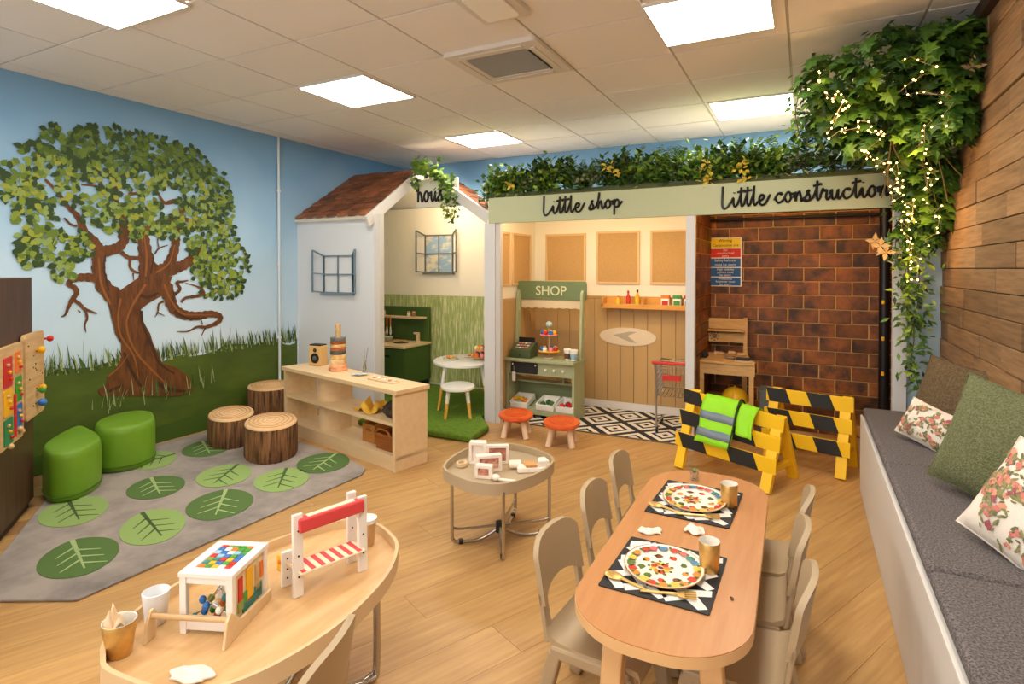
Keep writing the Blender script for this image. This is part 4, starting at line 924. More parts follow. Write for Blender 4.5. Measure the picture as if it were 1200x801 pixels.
# till, cakes and cups on the counter
zc = .5395
t = thing('cash_register', 'dark green toy cash register on the stall counter', 'cash register', (-2.33, 4.79, zc))
RG = mat('till_green', (70, 84, 52), .45)
MB().prism([(-.085, 0), (.085, 0), (.085, .135), (.03, .13), (-.085, .075)], -.10, .10, lambda y, z, d: (d, y, z)).build('body', RG, t, bevel=.004)
MB().box((0, .06, .15), (.16, .02, .05)).build('display', BLACK, t, bevel=.003)
for i in range(4):
    for j in range(3): MB().box((-.05+.034*i, -.055+.034*j, .094+.0165*j), (.022, .022, .01)).build('key', (PINE, CERAMIC, PNK)[(i+j) % 3], t, bevel=.002)
MB().box((0, -.087, .03), (.15, .006, .045)).build('drawer', RG, t, bevel=.002); MB().ball((0, -.093, .03), .008, 10, 6).build('drawer_knob', BLACK, t, 60)
ck = cakestand('cake_tower', 'two tier toy cake stand with cupcakes on the stall counter', (-2.10, 4.84, zc), ((.055, .10, mat('tier_yellow', (240, 180, 50), .4)), (.205, .085, PNK)), 14, mat('cake_dome', (170, 190, 180), .4))
for x, y, c, lb in ((-1.90, 4.80, mat('cup_brown', (110, 70, 50), .4), 'white toy cup with brown sleeve on the stall counter'), (-1.835, 4.78, mat('cup_blue', (150, 186, 200), .4), 'white toy cup with pale blue sleeve at the counter end')):
    t = thing('toy_cup', lb, 'cup', (x, y, zc), 0, 'takeaway cups on the stall counter')
    MB().lathe([(.026, 0), (.036, .09), (.034, .09), (.025, .008), (.003, .006)], (0, 0, 0), 20).build('cup', CERAMIC, t, 50); MB().lathe([(.0275, .012), (.0335, .062), (.031, .062), (.027, .012)], (0, 0, 0), 20).build('sleeve', c, t, 50)
    MB().lathe([(.038, .088), (.038, .096), (.03, .102), (.003, .102)], (0, 0, 0), 20).build('lid', CERAMIC, t, 50)
# orange stools
OS = mat('stool_orange', (224, 104, 46), .45, col2=(206, 82, 30), vs_=9); OSR = mat('stool_ring', (196, 72, 26), .5)
LEGW = mat('pale_leg', (226, 194, 160), .55)
for x, y, hd, lb in ((-2.105, 4.175, -26.8, 'orange topped round stool in front of the left side of the stall'), (-1.685, 4.13, -22.2, 'orange topped round stool nearer the diamond rug')):
    t = thing('orange_stool', lb, 'stool', (x, y, 0), -rad(hd), 'orange topped mushroom stools')
    MB().lathe([(.85, .142), (.97, .15), (1, .162), (.97, .176), (.6, .182), (.01, .184)], (0, 0, 0), 40, .142, .19).build('seat', OS, t, 50)
    for q in (.25, .45, .65): MB().ring(ell(0, 0, .142*q+.003, .19*q+.003, 0, 36), ell(0, 0, .142*q, .19*q, 0, 36), .180, .1845).build('growth_ring', OSR, t)
    for a in (30, 125, 215, 310): 
        cx, sy = cos(rad(a)), sin(rad(a)); MB().tube([(.085*cx, .11*sy, .145), (.125*cx, .165*sy, 0)], [.021, .024], 14).build('leg', LEGW, t, 40)
# shopping trolley
WIRE = mat('trolley_wire', (176, 172, 166), .3, .9)
t = thing('toy_trolley', 'small silver wire shopping trolley with red handle beside the post', 'shopping trolley', (-.99, 4.92, .009), rad(6))
mb = MB(); x2a, x2b, y0, y1a, y1b, zb_, zt_ = .11, .135, -.16, .22, .27, .30, .545
def rg_(z):
    f = (z-zb_)/(zt_-zb_); a = x2a+(x2b-x2a)*f; b = y1a+(y1b-y1a)*f; return [(-a, y0, z), (a, y0, z), (a, b, z), (-a, b, z)]
for z in (zb_, .335, .37, .41, .45, .49, .52, zt_): mb.tube(rg_(z), .0035 if z < zt_ else .005, 5, True)
R0, R1 = rg_(zb_), rg_(zt_)
for e in range(4):
    a0, a1, b0, b1 = V(R0[e]), V(R0[(e+1) % 4]), V(R1[e]), V(R1[(e+1) % 4]); n = 9 if e % 2 == 0 else 11
    for i in range(n): f = i/(n-1); mb.tube([a0.lerp(a1, f), b0.lerp(b1, f)], .0022, 4)
for i in range(8): f = i/7; mb.tube([(-x2a+2*x2a*f, y0, zb_), (-x2a+2*x2a*f, y1a, zb_)], .0022, 4)
o = mb.build('wire_basket', WIRE, t, 60); o['kind'] = 'stuff'
for s_ in (-1, 1):
    MB().tube([(s_*.135, -.20, .575), (s_*.125, -.165, .50), (s_*.12, -.17, .045)], .009, 8).build('frame_tube', WIRE, t, 60)
    MB().tube([(s_*.12, -.17, .06), (s_*.10, .20, .06)], .007, 8).build('base_rail', WIRE, t, 60)
    for y in (-.17, .20):
        wf = MB().tube([(s_*.115-.009, y, .026), (s_*.115+.009, y, .026)], .026, 16).build('wheel', BLACK, t, 40); MB().tube([(s_*.115-.011, y, .026), (s_*.115+.011, y, .026)], .01, 10).build('hub', STEEL, wf)
MB().tube([(-.155, -.205, .58), (.155, -.205, .58)], .013, 12).build('handle', RED, t, 50)
MB().box((0, -.168, .455), (.15, .008, .045)).build('seat_flap', RED, t, bevel=.003)

# ------------------------------------------------------------------ construction booth
t = thing('safety_sign', 'site safety notice with yellow, red and blue bands on the bricks', 'sign', (-.632, YW-.034, 1.418))
FZ = lambda x, z, d: (x, d, z)
MB().prism(rrect(.27, .43, .008), 0, .003, FZ).build('board', CERAMIC, t)
SB = mat('sign_blue', (20, 90, 160), .5); bands = ((.165, .085, mat('sign_yellow', (250, 220, 30), .5), ('Warning', 'Construction site'), BLACK), (.0775, .075, mat('sign_red', (214, 44, 30), .5), ('No', 'unauthorised', 'entry'), CERAMIC), (-.007, .075, SB, ('Safety helmets', 'must be worn'), CERAMIC), (-.0905, .075, SB, ('High visibility', 'jackets must', 'be worn'), CERAMIC), (-.172, .07, SB, ('Protective', 'footwear must', 'be worn'), CERAMIC))
for zc_, h, m_, lines, ink in bands:
    MB().prism(rrect(.25, h, .004, 3, 0, zc_), -.001, 0, FZ).build('band', m_, t)
    for i, s_ in enumerate(lines):
        text_mesh(s_, .027 if len(lines) > 2 else .031, ink, t, (0, -.0018, zc_+h/2-(h/len(lines))*(i+.5)-.008))
WBM = mat('bench_ply', (206, 166, 106), .55, col2=(190, 146, 86), vs_=4, stretch=(2, 10, 10))
t = thing('workbench', 'toy wooden workbench with tool rack back against the bricks', 'workbench', (-.57, 4.95, 0))
zt_ = .61
top = [(-.185, -.20), (.225, -.20), (.13, .30), (-.235, .30)]
MB().prism(top, zt_, zt_+.02).build('top', WBM, t, bevel=.003)
MB().bb(-.185, .225, -.19, -.172, zt_-.085, zt_).build('apron', WBM, t); 
for x, y in ((-.17, -.17), (.20, -.17), (-.21, .27), (.11, .27)): MB().bb(x-.018, x+.018, y-.018, y+.018, 0, zt_).build('leg', WBM, t, bevel=.002)
for x in (-.225, .115): MB().bb(x-.016, x+.016, .28, .31, zt_, .94).build('upright', WBM, t, bevel=.002)
for z, h in ((.885, .09), (.765, .08)): MB().bb(-.225, .115, .285, .30, z-h/2, z+h/2).build('rack_panel', WBM, t, bevel=.002)
MB().bb(-.225, .115, .24, .30, .82, .835).build('rack_shelf', WBM, t, bevel=.002)
MB().prism([(-.17, -.17), (.21, -.17), (.12, .26), (-.21, .26)], .28, .295).build('lower_shelf', WBM, t, bevel=.002); MB().bb(-.16, .2, -.185, -.17, .27, .32).build('shelf_rail', WBM, t)
g_ = MB()
for k_ in range(8): g_.box((-.135+.035*cos(k_*pi/4), .283, .775+.035*sin(k_*pi/4)), (.012, .006, .012))
g_.lathe([(.022, 0), (.02, .004), (.003, .004)], (0, 0, 0), 14); g_.v = g_.v[:64]+[V((-.135+p.x, .281-p.z, .775+p.y)) for p in g_.v[64:]]
g_.build('gear_motif', mat('gear_brown', (130, 96, 60), .6), t)
for x, y, d_, m_, nm, lb in ((-.66, 5.13, (.07, .04, .025), PINE, 'toy_block', 'pale toy block at the back of the workbench top'), (-.56, 5.17, (.05, .035, .03), PINE, 'toy_block', 'second toy block at the back of the workbench top'), (-.48, 5.16, (.06, .04, .02), PINE, 'toy_block', 'third toy block by the right upright of the workbench'), (-.545, 4.93, (.08, .05, .02), mat('metal_toy', (120, 100, 80), .4, .5), 'toy_clamp', 'grey toy clamp in the middle of the workbench top'), (-.44, 4.89, (.10, .035, .022), BLACK, 'toy_drill', 'dark toy drill lying on the workbench top'), (-.735, 4.90, (.035, .06, .05), BLACK, 'toy_vice', 'dark toy vice at the left corner of the workbench')):
    q = thing(nm, lb, 'toy', (x, y, zt_+.0205)); MB().box((0, 0, d_[2]/2), d_).build('body', m_, q, bevel=.006); MB().tube([(d_[0]*.3, 0, d_[2]*.5), (d_[0]*.72, .006, d_[2]*.5)], d_[2]*.3, 8).build('tip', m_, q, 40)
q = thing('toy_plank', 'short loose wooden stick on the front of the workbench', 'toy', (-.42, 4.775, zt_+.0205)); MB().bar((-.07, 0, .006), (.08, -.01, .006), .025, .012).build('stick', PINE, q, bevel=.002)
HAT = mat('hat_yellow', (216, 166, 30), .4)
t = thing('hard_hat', 'yellow toy hard hat lying under the workbench', 'hat', (-.50, 4.87, .2965))
MB().ball((0, 0, .015), .105, 26, 16, (1, 1.1, 1)).build('shell', HAT, t, 60)
for p in t.children[0].data.vertices: p.co.z = max(p.co.z, .002)
MB().prism(ell(0, -.03, .125, .145), 0, .008).build('brim', HAT, t, bevel=.003); MB().tube([(.0, -.11*cos(a)+0, .016+.108*sin(a)) for a in (pi*i/12 for i in range(1, 12))], .008, 8).build('ridge', HAT, t, 60)
t = thing('tool_crate', 'grey plastic crate standing between workbench and striped barrier', 'crate', (-.235, 4.92, 0)); CR_ = mat('crate_grey', (92, 98, 98), .5)
MB().ring(rrect(.17, .22, .015), rrect(.15, .20, .01), .02, .40).build('wall', CR_, t); MB().prism(rrect(.16, .21, .015), 0, .03).build('base', CR_, t)
for z in (.12, .25): MB().ring(rrect(.18, .23, .015), rrect(.168, .218, .012), z, z+.02).build('rib', CR_, t)
MB().prism(rrect(.175, .225, .015), .40, .42).build('lid', CR_, t, bevel=.004)
t = thing('sand_bag', 'pale sandbag on the floor behind the right barrier', 'bag', (-.03, 4.86, 0)); mb = MB().ball((0, 0, .06), .15, 24, 14, (1, .6, .42))
for p in mb.v: p.z = max(p.z, .002)
mb.build('bag', mat('sack', (170, 140, 96), .9, bump=.3, bs=120), t, 60); MB().tube([(.13, 0, .06), (.18, .0, .075)], [.03, .012], 10).build('neck', mat('sack', (170, 140, 96), .9), t, 50)
LG = mat('log_wood', (190, 140, 70), .6)
for i, (x, y, z, lb) in enumerate(((.43, 4.78, .035, 'lowest timber offcut on the floor by the right post'), (.44, 4.78, .10, 'middle timber offcut stacked by the right post'), (.42, 4.79, .165, 'top timber offcut stacked by the right post'))):
    q = thing('timber_offcut', lb, 'timber', (x, y, z-.033), rad(12*i-10), 'timber offcuts by the right post'); MB().box((0, 0, .031), (.10, .34, .06)).build('block', LG, q, bevel=.004); MB().box((0, -.171, .031), (.09, .004, .052)).build('end_grain', PINE, q)

# striped site barriers
BY, BBK = mat('barrier_yellow', (244, 194, 26), .5), mat('barrier_black', (38, 38, 38), .55)
def barrier(label, Lp, Rp, H_, foot, nstr, phase, extra_end=True):
    t = thing('site_barrier', label, 'barrier', (Lp+Rp)/2)
    c = (Lp+Rp)/2; ax = (Rp-Lp); ln = ax.length; ax.normalize(); nv = V((ax.y, -ax.x, 0))   # nv towards the camera
    a0, a1 = Lp-c, Rp-c
    for e_, h in ((a0, H_[0]), (a1, H_[1])):
        mb = MB(); tp = e_+V((0, 0, h))
        for s_ in (1, -1): 
            l = MB().bar(tp+nv*s_*.012, e_+nv*s_*foot+V((0, 0, .003)), .065, .035, nv).build('leg', BY, t, bevel=.003)
        MB().bar(e_+nv*foot*.72+V((0, 0, h*.28)), e_-nv*foot*.72+V((0, 0, h*.28)), .03, .035).build('cross_bar', BY, t, bevel=.003)
    for r, fz in enumerate((.93, .66, .38)):
        for side in (1,):
            off = nv*(.012+foot*(1-fz)+.026)
            p, q = a0+V((0, 0, H_[0]*fz))+off, a1+V((0, 0, H_[1]*fz))+off
            d = (q-p).normalized(); p, q = p-d*.05, q+d*.05
            ex = [0, 1]
            bd = MB().bar(p, q, .016, .095).build('board', BY, t, bevel=.002)
            # black bands slant across the yellow board
            L_ = (q-p).length; mb2 = []
            for k_ in range(nstr):
                u0 = (k_+phase+.12*r)/nstr; u1 = u0+.52/nstr; sl_ = -.018/L_
                P = [(u0-sl_, -.0478), (u1-sl_, -.0478), (u1+sl_, .0478), (u0+sl_, .0478)]
                P = [(min(max(u, 0), 1), v) for u, v in P]
                if P[1][0]-P[0][0] < .02 and P[2][0]-P[3][0] < .02: continue
                MB().prism(P, .0085, .0105, lambda u, v, dd_: p+(q-p)*u+V((0, 0, v))+nv*dd_).build('stripe', BBK, bd)
    return t
barrier('left striped barrier with the hi-vis vest hung over it', V((-.69, 4.17, 0)), V((-.14, 3.955, 0)), (.50, .43), .20, 2, -.12)
barrier('right striped barrier standing before the timber and sandbag', V((-.185, 4.52, 0)), V((.25, 4.40, 0)), (.50, .50), .17, 2, .02)
# hi-vis vest draped over the left barrier
HV = mat('hivis_lime', (150, 222, 30), .6, bump=.1, bs=60); HVG = mat('hivis_silver', (120, 134, 146), .4); HVB = mat('vest_edge', (40, 60, 20), .7)
t = thing('hivis_vest', 'lime hi-vis vest with two grey bands draped on the left barrier', 'vest', (-.44, 4.06, .46), math.atan2(3.955-4.17, .55))
def drape(w_, drop, x0, nm, m_, dz=0):
    vs_ = []; n, m2 = 12, 14; fs = []
    prof = [(-.03, -.10), (-.012, -.02), (.0, .008)]+[(.0+.052+.0016*i, .0-drop*i/10) for i in range(0, 11)]
    pr = [(.05, -.09), (.0, .035), (-.05, .052), (-.08, .03)]+[(-.085-.42*drop*(i/10), .03-drop*i/10) for i in range(1, 11)]
    for i in range(n+1):
        u = i/n
        for (y, z) in pr: vs_.append((x0+(u-.5)*w_+.006*sin(z*30), y-.006*sin(u*9+z*14), z+dz-.012*u))
    k_ = len(pr)
    for i in range(n):
        for j in range(k_-1): fs.append((i*k_+j, (i+1)*k_+j, (i+1)*k_+j+1, i*k_+j+1))
    o = MB().add(vs_, fs).build(nm, m_, t, 70); sm = o.modifiers.new('cloth', 'SOLIDIFY'); sm.thickness = .006; sm.offset = 0
    return pr
pr = drape(.24, .27, -.03, 'back_panel', HV)
def band(z0, z1, w_, x0, nm, m_):
    vs_ = []; fs = []; n = 10
    for i in range(n+1):
        u = i/n
        for z in (z0, z1):
            f = (.03-z); y = -.085-.42*f-.006*sin(u*9+z*14)-.006
            vs_.append((x0+(u-.5)*w_, y, z-.012*u))
    for i in range(n): fs.append((2*i, 2*i+1, 2*i+3, 2*i+2))
    o = MB().add(vs_, fs).build(nm, m_, t, 70); sm = o.modifiers.new('tape', 'SOLIDIFY'); sm.thickness = .003; sm.offset = 0
band(-.045, -.095, .24, -.03, 'reflective_band', HVG); band(-.15, -.20, .24, -.03, 'reflective_band', HVG)
drape(.11, .16, .155, 'side_panel', HV, -.025)
MB().tube(smooth_pts([(.085, -.20, -.25), (.092, -.15, -.12), (.095, -.10, 0), (.10, -.05, .05), (.10, .03, -.02)], 5), .006, 6).build('edging', HVB, t, 60)
# ------------------------------------------------------------------ dining table, chairs and place settings
TT = mat('beech_top', (194, 138, 86), .38, col2=(180, 120, 70), vs_=3, stretch=(14, 1.2, 1), contrast=(.3, .75)); TE = mat('beech_edge', (220, 176, 122), .45)
ZD = .455
dt = thing('dining_table', 'long beech table with rounded ends laid with two place settings', 'table', (-.352, 2.0, 0), rad(1))
o_ = rrect(.465, 1.30, .205, 10)
MB().prism(o_, ZD-.003, ZD).build('top', TT, dt); MB().prism([(x*1.004, y*1.002) for x, y in o_], ZD-.030, ZD-.003).build('edge_band', TE, dt, 40)
for x, y in ((-.105, -.50), (.135, -.50), (-.12, .46), (.12, .46)):
    MB().bar((x, y, ZD-.031), (x*1.22, y*1.08, 0.001), .055, .055, (0, 1, 0)).build('leg', TE, dt, bevel=.006)
# moulded chairs
def chair_parts(t):
    # faces +Y
    n = 10; P = []
    vs_ = []; fs = []
    prof = [(-.125, .295), (-.118, .272), (-.09, .258), (-.03, .252), (.05, .253), (.11, .258), (.14, .25), (.146, .235)]
    m_ = 11
    for th in (0, -.016):
        for (y, z) in prof:
            for i in range(m_):
                u = i/(m_-1)*2-1; wd = .135-.012*max(0, (y-.1)/.05)
                vs_.append((u*wd, y, z+.008*abs(u)**3+th))
    k_ = len(prof); o = k_*m_
    for j in range(k_-1):
        for i in range(m_-1):
            a = j*m_+i; fs.append((a, a+1, a+m_+1, a+m_)); fs.append((o+a+m_, o+a+m_+1, o+a+1, o+a))
    for j in range(k_-1): fs.append((j*m_, (j+1)*m_, o+(j+1)*m_, o+j*m_)); fs.append((j*m_+m_-1+m_, j*m_+m_-1, o+j*m_+m_-1, o+j*m_+m_-1+m_))
    for i in range(m_-1): fs.append((i+1, i, o+i, o+i+1)); fs.append(((k_-1)*m_+i, (k_-1)*m_+i+1, o+(k_-1)*m_+i+1, o+(k_-1)*m_+i))
    MB().add(vs_, fs).build('seat', TAUPE, t, 50)
    lean = lambda x, z, d: (x, -.122-(z-.26)*.16+d+.10*x*x*8*.3, z)
    def arch(hw, z0, z1, n_=8): return [(hw*cos(pi*i/n_), z0+(z1-z0)*sin(pi*i/n_)) for i in range(n_+1)]
    # back: rounded panel on two uprights with an arched gap above the seat
    outer = [(-.130, .35), (-.130, .47), (-.122, .498), (-.10, .514), (-.05, .522), (0, .524), (.05, .522), (.10, .514), (.122, .498), (.130, .47), (.130, .35)]
    inner = [(.097*cos(pi*i/10), .35+.028*sin(pi*i/10)) for i in range(11)]
    # panel built as strips so that it can curve
    vs2 = []; f2 = []; mm = 16; rows = 6
    for th in (0, -.017):
        for r in range(rows+1):
            for i in range(mm+1):
                u = i/mm*2-1; x = u*.132
                zt = .522-.030*abs(u)**5-.006*u*u; zb_ = .352+.03*(max(0, 1-(u/.78)**2)**.5 if abs(u) < .78 else 0)
                z = zb_+(zt-zb_)*r/rows
                vs2.append((x, -.122-(z-.26)*.17-.022*(1-u*u)+.012+th, z))
    W_ = mm+1; o2 = (rows+1)*W_
    for r in range(rows):
        for i in range(mm):
            a = r*W_+i; f2.append((a+1, a, a+W_, a+W_+1)); f2.append((o2+a, o2+a+1, o2+a+W_+1, o2+a+W_))
    for i in range(mm): f2.append((i, i+1, o2+i+1, o2+i)); a = rows*W_+i; f2.append((a+1, a, o2+a, o2+a+1))
    for r in range(rows): a = r*W_; f2.append((a+W_, a, o2+a, o2+a+W_)); a += mm; f2.append((a, a+W_, o2+a+W_, o2+a))
    MB().add(vs2, f2).build('backrest', TAUPE, t, 50)
    for s_ in (-1, 1):
        MB().prism([(s_*.132, .25), (s_*.096, .27), (s_*.100, .385), (s_*.132, .385)][::s_], -.009, .005, lambda x, z, d: (x, -.122-(z-.26)*.17+d+.0, z)).build('upright', TAUPE, t, bevel=.004)
        x = s_*.125
        MB().bar((x, -.11, .236), (x, .12, .236), .034, .036).build('side_rail', TAUPE, t, bevel=.008)
        for y, yf in ((-.095, -.155), (.105, .15)): MB().bar((x, y, .236), (x*1.06, yf, .001), .034, .04, (0, 1, 0)).build('leg', TAUPE, t, bevel=.007)
ch = thing('dining_chair', 'beige chair at the near left of the laid dining table', 'chair', (-.535, 1.66, 0), -pi/2+rad(-4), 'beige chairs around the dining table')
chair_parts(ch); ch.scale = (1.04, 1.04, 1.04)
for x, y, rz, lb in ((-.545, 2.07, -pi/2+rad(2), 'beige chair in the middle of the left side of the dining table'), (-.56, 2.46, -pi/2+rad(3), 'beige chair at the far left of the dining table'),
                     (-.165, 1.74, pi/2-rad(3), 'beige chair at the near right of the dining table beside the bench'), (-.18, 2.055, pi/2+rad(1), 'middle beige chair on the bench side pushed under the table'), (-.165, 2.375, pi/2-rad(3), 'far beige chair on the bench side of the dining table')):
    dup(ch, (x, y, 0), rz, lb)
PMB = mat('placemat_black', (28, 27, 28), .6); PMW = mat('placemat_white', (226, 222, 214), .6)
PLW = mat('plate_glaze', (240, 232, 214), .2)
FC = [mat('glaze_%s' % n, c, .25) for n, c in (('red', (206, 70, 50)), ('orange', (226, 140, 60)), ('yellow', (232, 190, 80)), ('teal', (70, 140, 130)), ('blue', (80, 130, 170)), ('pink', (220, 110, 110)), ('leaf', (96, 120, 60)), ('brown', (120, 70, 40)))]
def setting(cx, cy, rz, sx, sy, pos, seed, hd, ra, rb_, cup, scale=1):
    rr = random.Random(seed); ca, sa = cos(rz), sin(rz)
    t = thing('placemat', 'black and white patterned placemat under the %s patterned plate' % pos, 'placemat', (cx, cy, ZD+.0008), rz, 'patterned placemats')
    MB().prism(rrect(sx, sy, .006), 0, .003).build('mat', PMB, t)
    mb = MB(); nx, ny = 5, 6
    for i in range(nx):
        for j in range(ny):
            x, y = (-.5+(i+.5)/nx)*sx*.92, (-.5+(j+.5)/ny)*sy*.92; a = rad(35 if (i+j) % 2 else -40)+rr.uniform(-.25, .25)
            P = [(x+u*cos(a)-v*sin(a), y+u*sin(a)+v*cos(a)) for u, v in ((-.036, -.013-rr.random()*.006), (.03, -.016), (.036, .013), (-.03, .017+rr.random()*.004))]
            P = [(min(max(p, -sx/2+.008), sx/2-.008), min(max(q, -sy/2+.008), sy/2-.008)) for p, q in P]
            mb.prism(P, .003, .0036)
    o = mb.build('print', PMW, t); o['kind'] = 'stuff'
    z = ZD+.0042
    px, py = cx-.005, cy+.0
    t = thing('dinner_plate', 'floral rimmed round plate at the %s place setting' % pos, 'plate', (px, py, z), -rad(hd), 'floral plates')
    MB().lathe([(.6, 0), (.72, .002), (.97, .013), (1, .015), (.985, .017), (.74, .007), (.66, .005), (.01, .005)], (0, 0, 0), 56, ra, rb_).build('plate', PLW, t, 50)
    F = lambda r, th: (ra*r*cos(th), rb_*r*sin(th))
    fl = MB()
    def petal(u, v, s_, m_, zz, k_=6):
        fl.mi = m_; fl.prism([(u+s_*rr.uniform(.75, 1.15)*cos(2*pi*i/k_), v+s_*rr.uniform(.75, 1.15)*sin(2*pi*i/k_)) for i in range(k_)], zz, zz+.0005)
    def zr(r): return .0055 if r < .68 else .0070+(r-.74)*.0408+.0006
    for i in range(20):
        th = 2*pi*i/20+rr.uniform(-.05, .05)
        u, v = F(.84, th); petal(u, v, .0165, (2, 4, 3, 5, 0, 4, 5, 0, 1, 2, 6, 0, 1, 2, 0, 1, 2, 1, 0, 1)[i], zr(.9)); u, v = F(.87, th+.16); petal(u, v, .006, 6, zr(.94)); 
        u, v = F(.79, th+.1); petal(u, v, .005, rr.choice((6, 7, 2)), zr(.88))
    for i in range(9):
        th = 2*pi*i/9; petal(-.01+.020*cos(th), .0+.024*sin(th), .012, (1, 0, 2)[i % 3], .0056); petal(-.01+.034*cos(th+.2), .038*sin(th+.2), .006, 6, .0056)
    petal(-.01, 0, .009, 7, .0062)
    for i in range(9):
        th = 2*pi*i/9+.4; u, v = F(.55, th); petal(u, v, .013, (6, 0, 7, 1, 6)[i % 5], .0056); u, v = F(.58, th+.14); petal(u, v, .006, 6, .0056)
    o = fl.build('painted_flowers', FC, t); o['kind'] = 'stuff'
    MB().ring(ell(0, 0, ra*1.004, rb_*1.004, 0, 56), ell(0, 0, ra*.98, rb_*.98, 0, 56), .0155, .0172).build('rim', mat('rim_gold', (196, 150, 90), .3, .5), t, 40)
    t = thing('gold_cup', 'gold cup with white inside beside the %s plate' % pos, 'cup', (cup[0], cup[1], ZD+.0042), 0, 'gold cups')
    h, r = cup[2], cup[3]
    MB().lathe([(r*.86, 0), (r*.9, .003), (r, h), (r*.985, h+.001)], (0, 0, 0), 28, 1, 1.08, cap=False).build('body', GOLD, t, 50); MB().lathe([(.003, .006), (r*.84, .006), (r*.955, h-.004), (r*.985, h+.0012), (r*.95, h+.0012), (r*.80, .012), (.003, .012)], (0, 0, 0), 28, 1, 1.08).build('lining', CERAMIC, t, 50)
    # gold cutlery
    def loc(u, v): return (cx+u*ca-v*sa, cy+u*sa+v*ca)
    g = GOLD
    x, y = loc(-sx*.36, -sy*.34)
    t = thing('gold_spoon', 'gold toy spoon half under the %s plate' % pos, 'spoon', (x, y, ZD+.0045), rz+rad(-12)); MB().ball((-.015, 0, .007), .024, 16, 8, (1.35, .8, .26)).build('bowl', g, t, 60); MB().tube([(.012, 0, .007), (.09, -.004, .004)], [.0045, .0035], 8).build('handle', g, t, 40)
    x, y = loc(sx*.20, -sy*.36)
    t = thing('gold_fork', 'gold toy fork lying in front of the %s plate' % pos, 'fork', (x, y, ZD+.0045), rz+rad(14)); MB().tube([(-.10, -.004, .004), (0, 0, .006)], [.0035, .004], 8).build('handle', g, t, 40)
    MB().prism([(0, -.012), (.018, -.018), (.02, .018), (0, .012)], .004, .008).build('head', g, t, bevel=.001)
    for k_ in range(4): MB().bar((.018, -.015+.01*k_, .006), (.05, -.017+.0115*k_, .008), .005, .003).build('tine', g, t)
setting(-.368, 1.722, rad(-1), .305, .335, 'near', 3, -12.5, .116, .130, (-.252, 1.783, .088, .031))
setting(-.375, 2.288, rad(-2), .300, .36, 'far', 5, -9.7, .118, .138, (-.256, 2.312, .082, .032))
NAP = mat('napkin', (236, 222, 204), .8)
t = thing('napkin', 'crumpled white napkin between the two placemats', 'napkin', (-.335, 2.03, ZD+.0005)); crumple(MB(), 12, .035, .03, .022, 3).build('tissue', NAP, t, 70)
t = thing('napkin', 'folded napkin behind the near plate', 'napkin', (-.47, 1.955, ZD+.0005), rad(25)); crumple(MB(), 12, .04, .022, .014, 9).build('tissue', NAP, t, 70)
t = thing('napkin', 'tiny flower sprig in a clear pot behind the far plate', 'pot', (-.42, 2.53, ZD+.0005)); MB().lathe([(.014, 0), (.018, .035), (.016, .035), (.012, .004), (.002, .003)], (0, 0, 0), 14).build('pot', GLASS, t, 50)
mb = MB()
for k_ in range(10): mb.leaf((0, 0, .03), (cos(k_*1.9), sin(k_*1.9), .9), (0, 0, 1), .028, .014)
mb.build('sprig', mat('sprig', (110, 120, 70), .6), t)
t.name = 'flower_pot'
t = thing('crumb', 'small dark crumb on the table right of the near cup', 'crumb', (-.175, 1.66, ZD+.0005), .5); MB().ball((0, 0, .003), .006, 8, 6, (.7, 1.5, .4)).build('crumb', mat('crumb_brown', (80, 50, 20), .6), t)

# ------------------------------------------------------------------ small tray table
def tray_table(name, label, outline, zr_, rim, m_rim, m_top, thick=.012):
    c = sum((V((x, y, 0)) for x, y in outline), V())/len(outline)
    t = thing(name, label, 'table', c)
    L_ = [(p-c) for p in smooth_pts([(x, y, 0) for x, y in outline], 5, True)]
    ins = [p*(1-thick/p.length) for p in L_]
    MB().ring([(p.x, p.y) for p in L_], [(p.x, p.y) for p in ins], zr_-rim, zr_).build('rim', m_rim, t, 40)
    MB().prism([(p.x, p.y) for p in ins], zr_-rim+.004, zr_-rim+.018).build('tray', m_top, t, 40)
    return t, c
TR1 = mat('tray_taupe', (176, 154, 122), .5)
OUT1 = [(-1.613, 2.386), (-1.50, 2.31), (-1.371, 2.275), (-1.25, 2.305), (-1.18, 2.41), (-1.142, 2.56), (-1.145, 2.70), (-1.21, 2.80), (-1.372, 2.875), (-1.53, 2.87), (-1.645, 2.77), (-1.662, 2.56)]
tt, c1 = tray_table('tray_table', 'small round taupe tray table on a chrome tube frame', OUT1, .37, .055, TR1, TR1)
ctr = V((-1.36, 2.52, 0))-c1
for (x, y) in ((-1.545, 2.365), (-1.237, 2.325), (-1.165, 2.69), (-1.43, 2.83)):
    p = V((x, y, 0))-c1; d = (ctr-p); d.z = 0
    a = p+V((0, 0, .33)); s_ = V((-d.y, d.x, 0)).normalized()*.012
    pts = [a, p+V((0, 0, .06)), p+V((0, 0, .022))+d*.03, p+V((0, 0, .011))+d*.12, p+d*.55+V((0, 0, .011)), p+d*.9+V((0, 0, .05))]
    MB().tube(smooth_pts(pts, 5), .0085, 10).build('leg', STEEL, tt, 60)
    MB().tube(smooth_pts([p+V((0, 0, .10)), p+d*.12+V((0, 0, .075)), p+d+V((0, 0, .075))], 5), .0065, 8).build('brace', STEEL, tt, 60)
    MB().tube([p+d*.18+V((0, 0, .001)), p+d*.18+V((0, 0, .022))], .012, 10).build('foot_pad', BLACK, tt)
MB().tube([ctr+V((0, 0, .04)), ctr+V((0, 0, .09))], .022, 12).build('hub', BLACK, tt, 40)
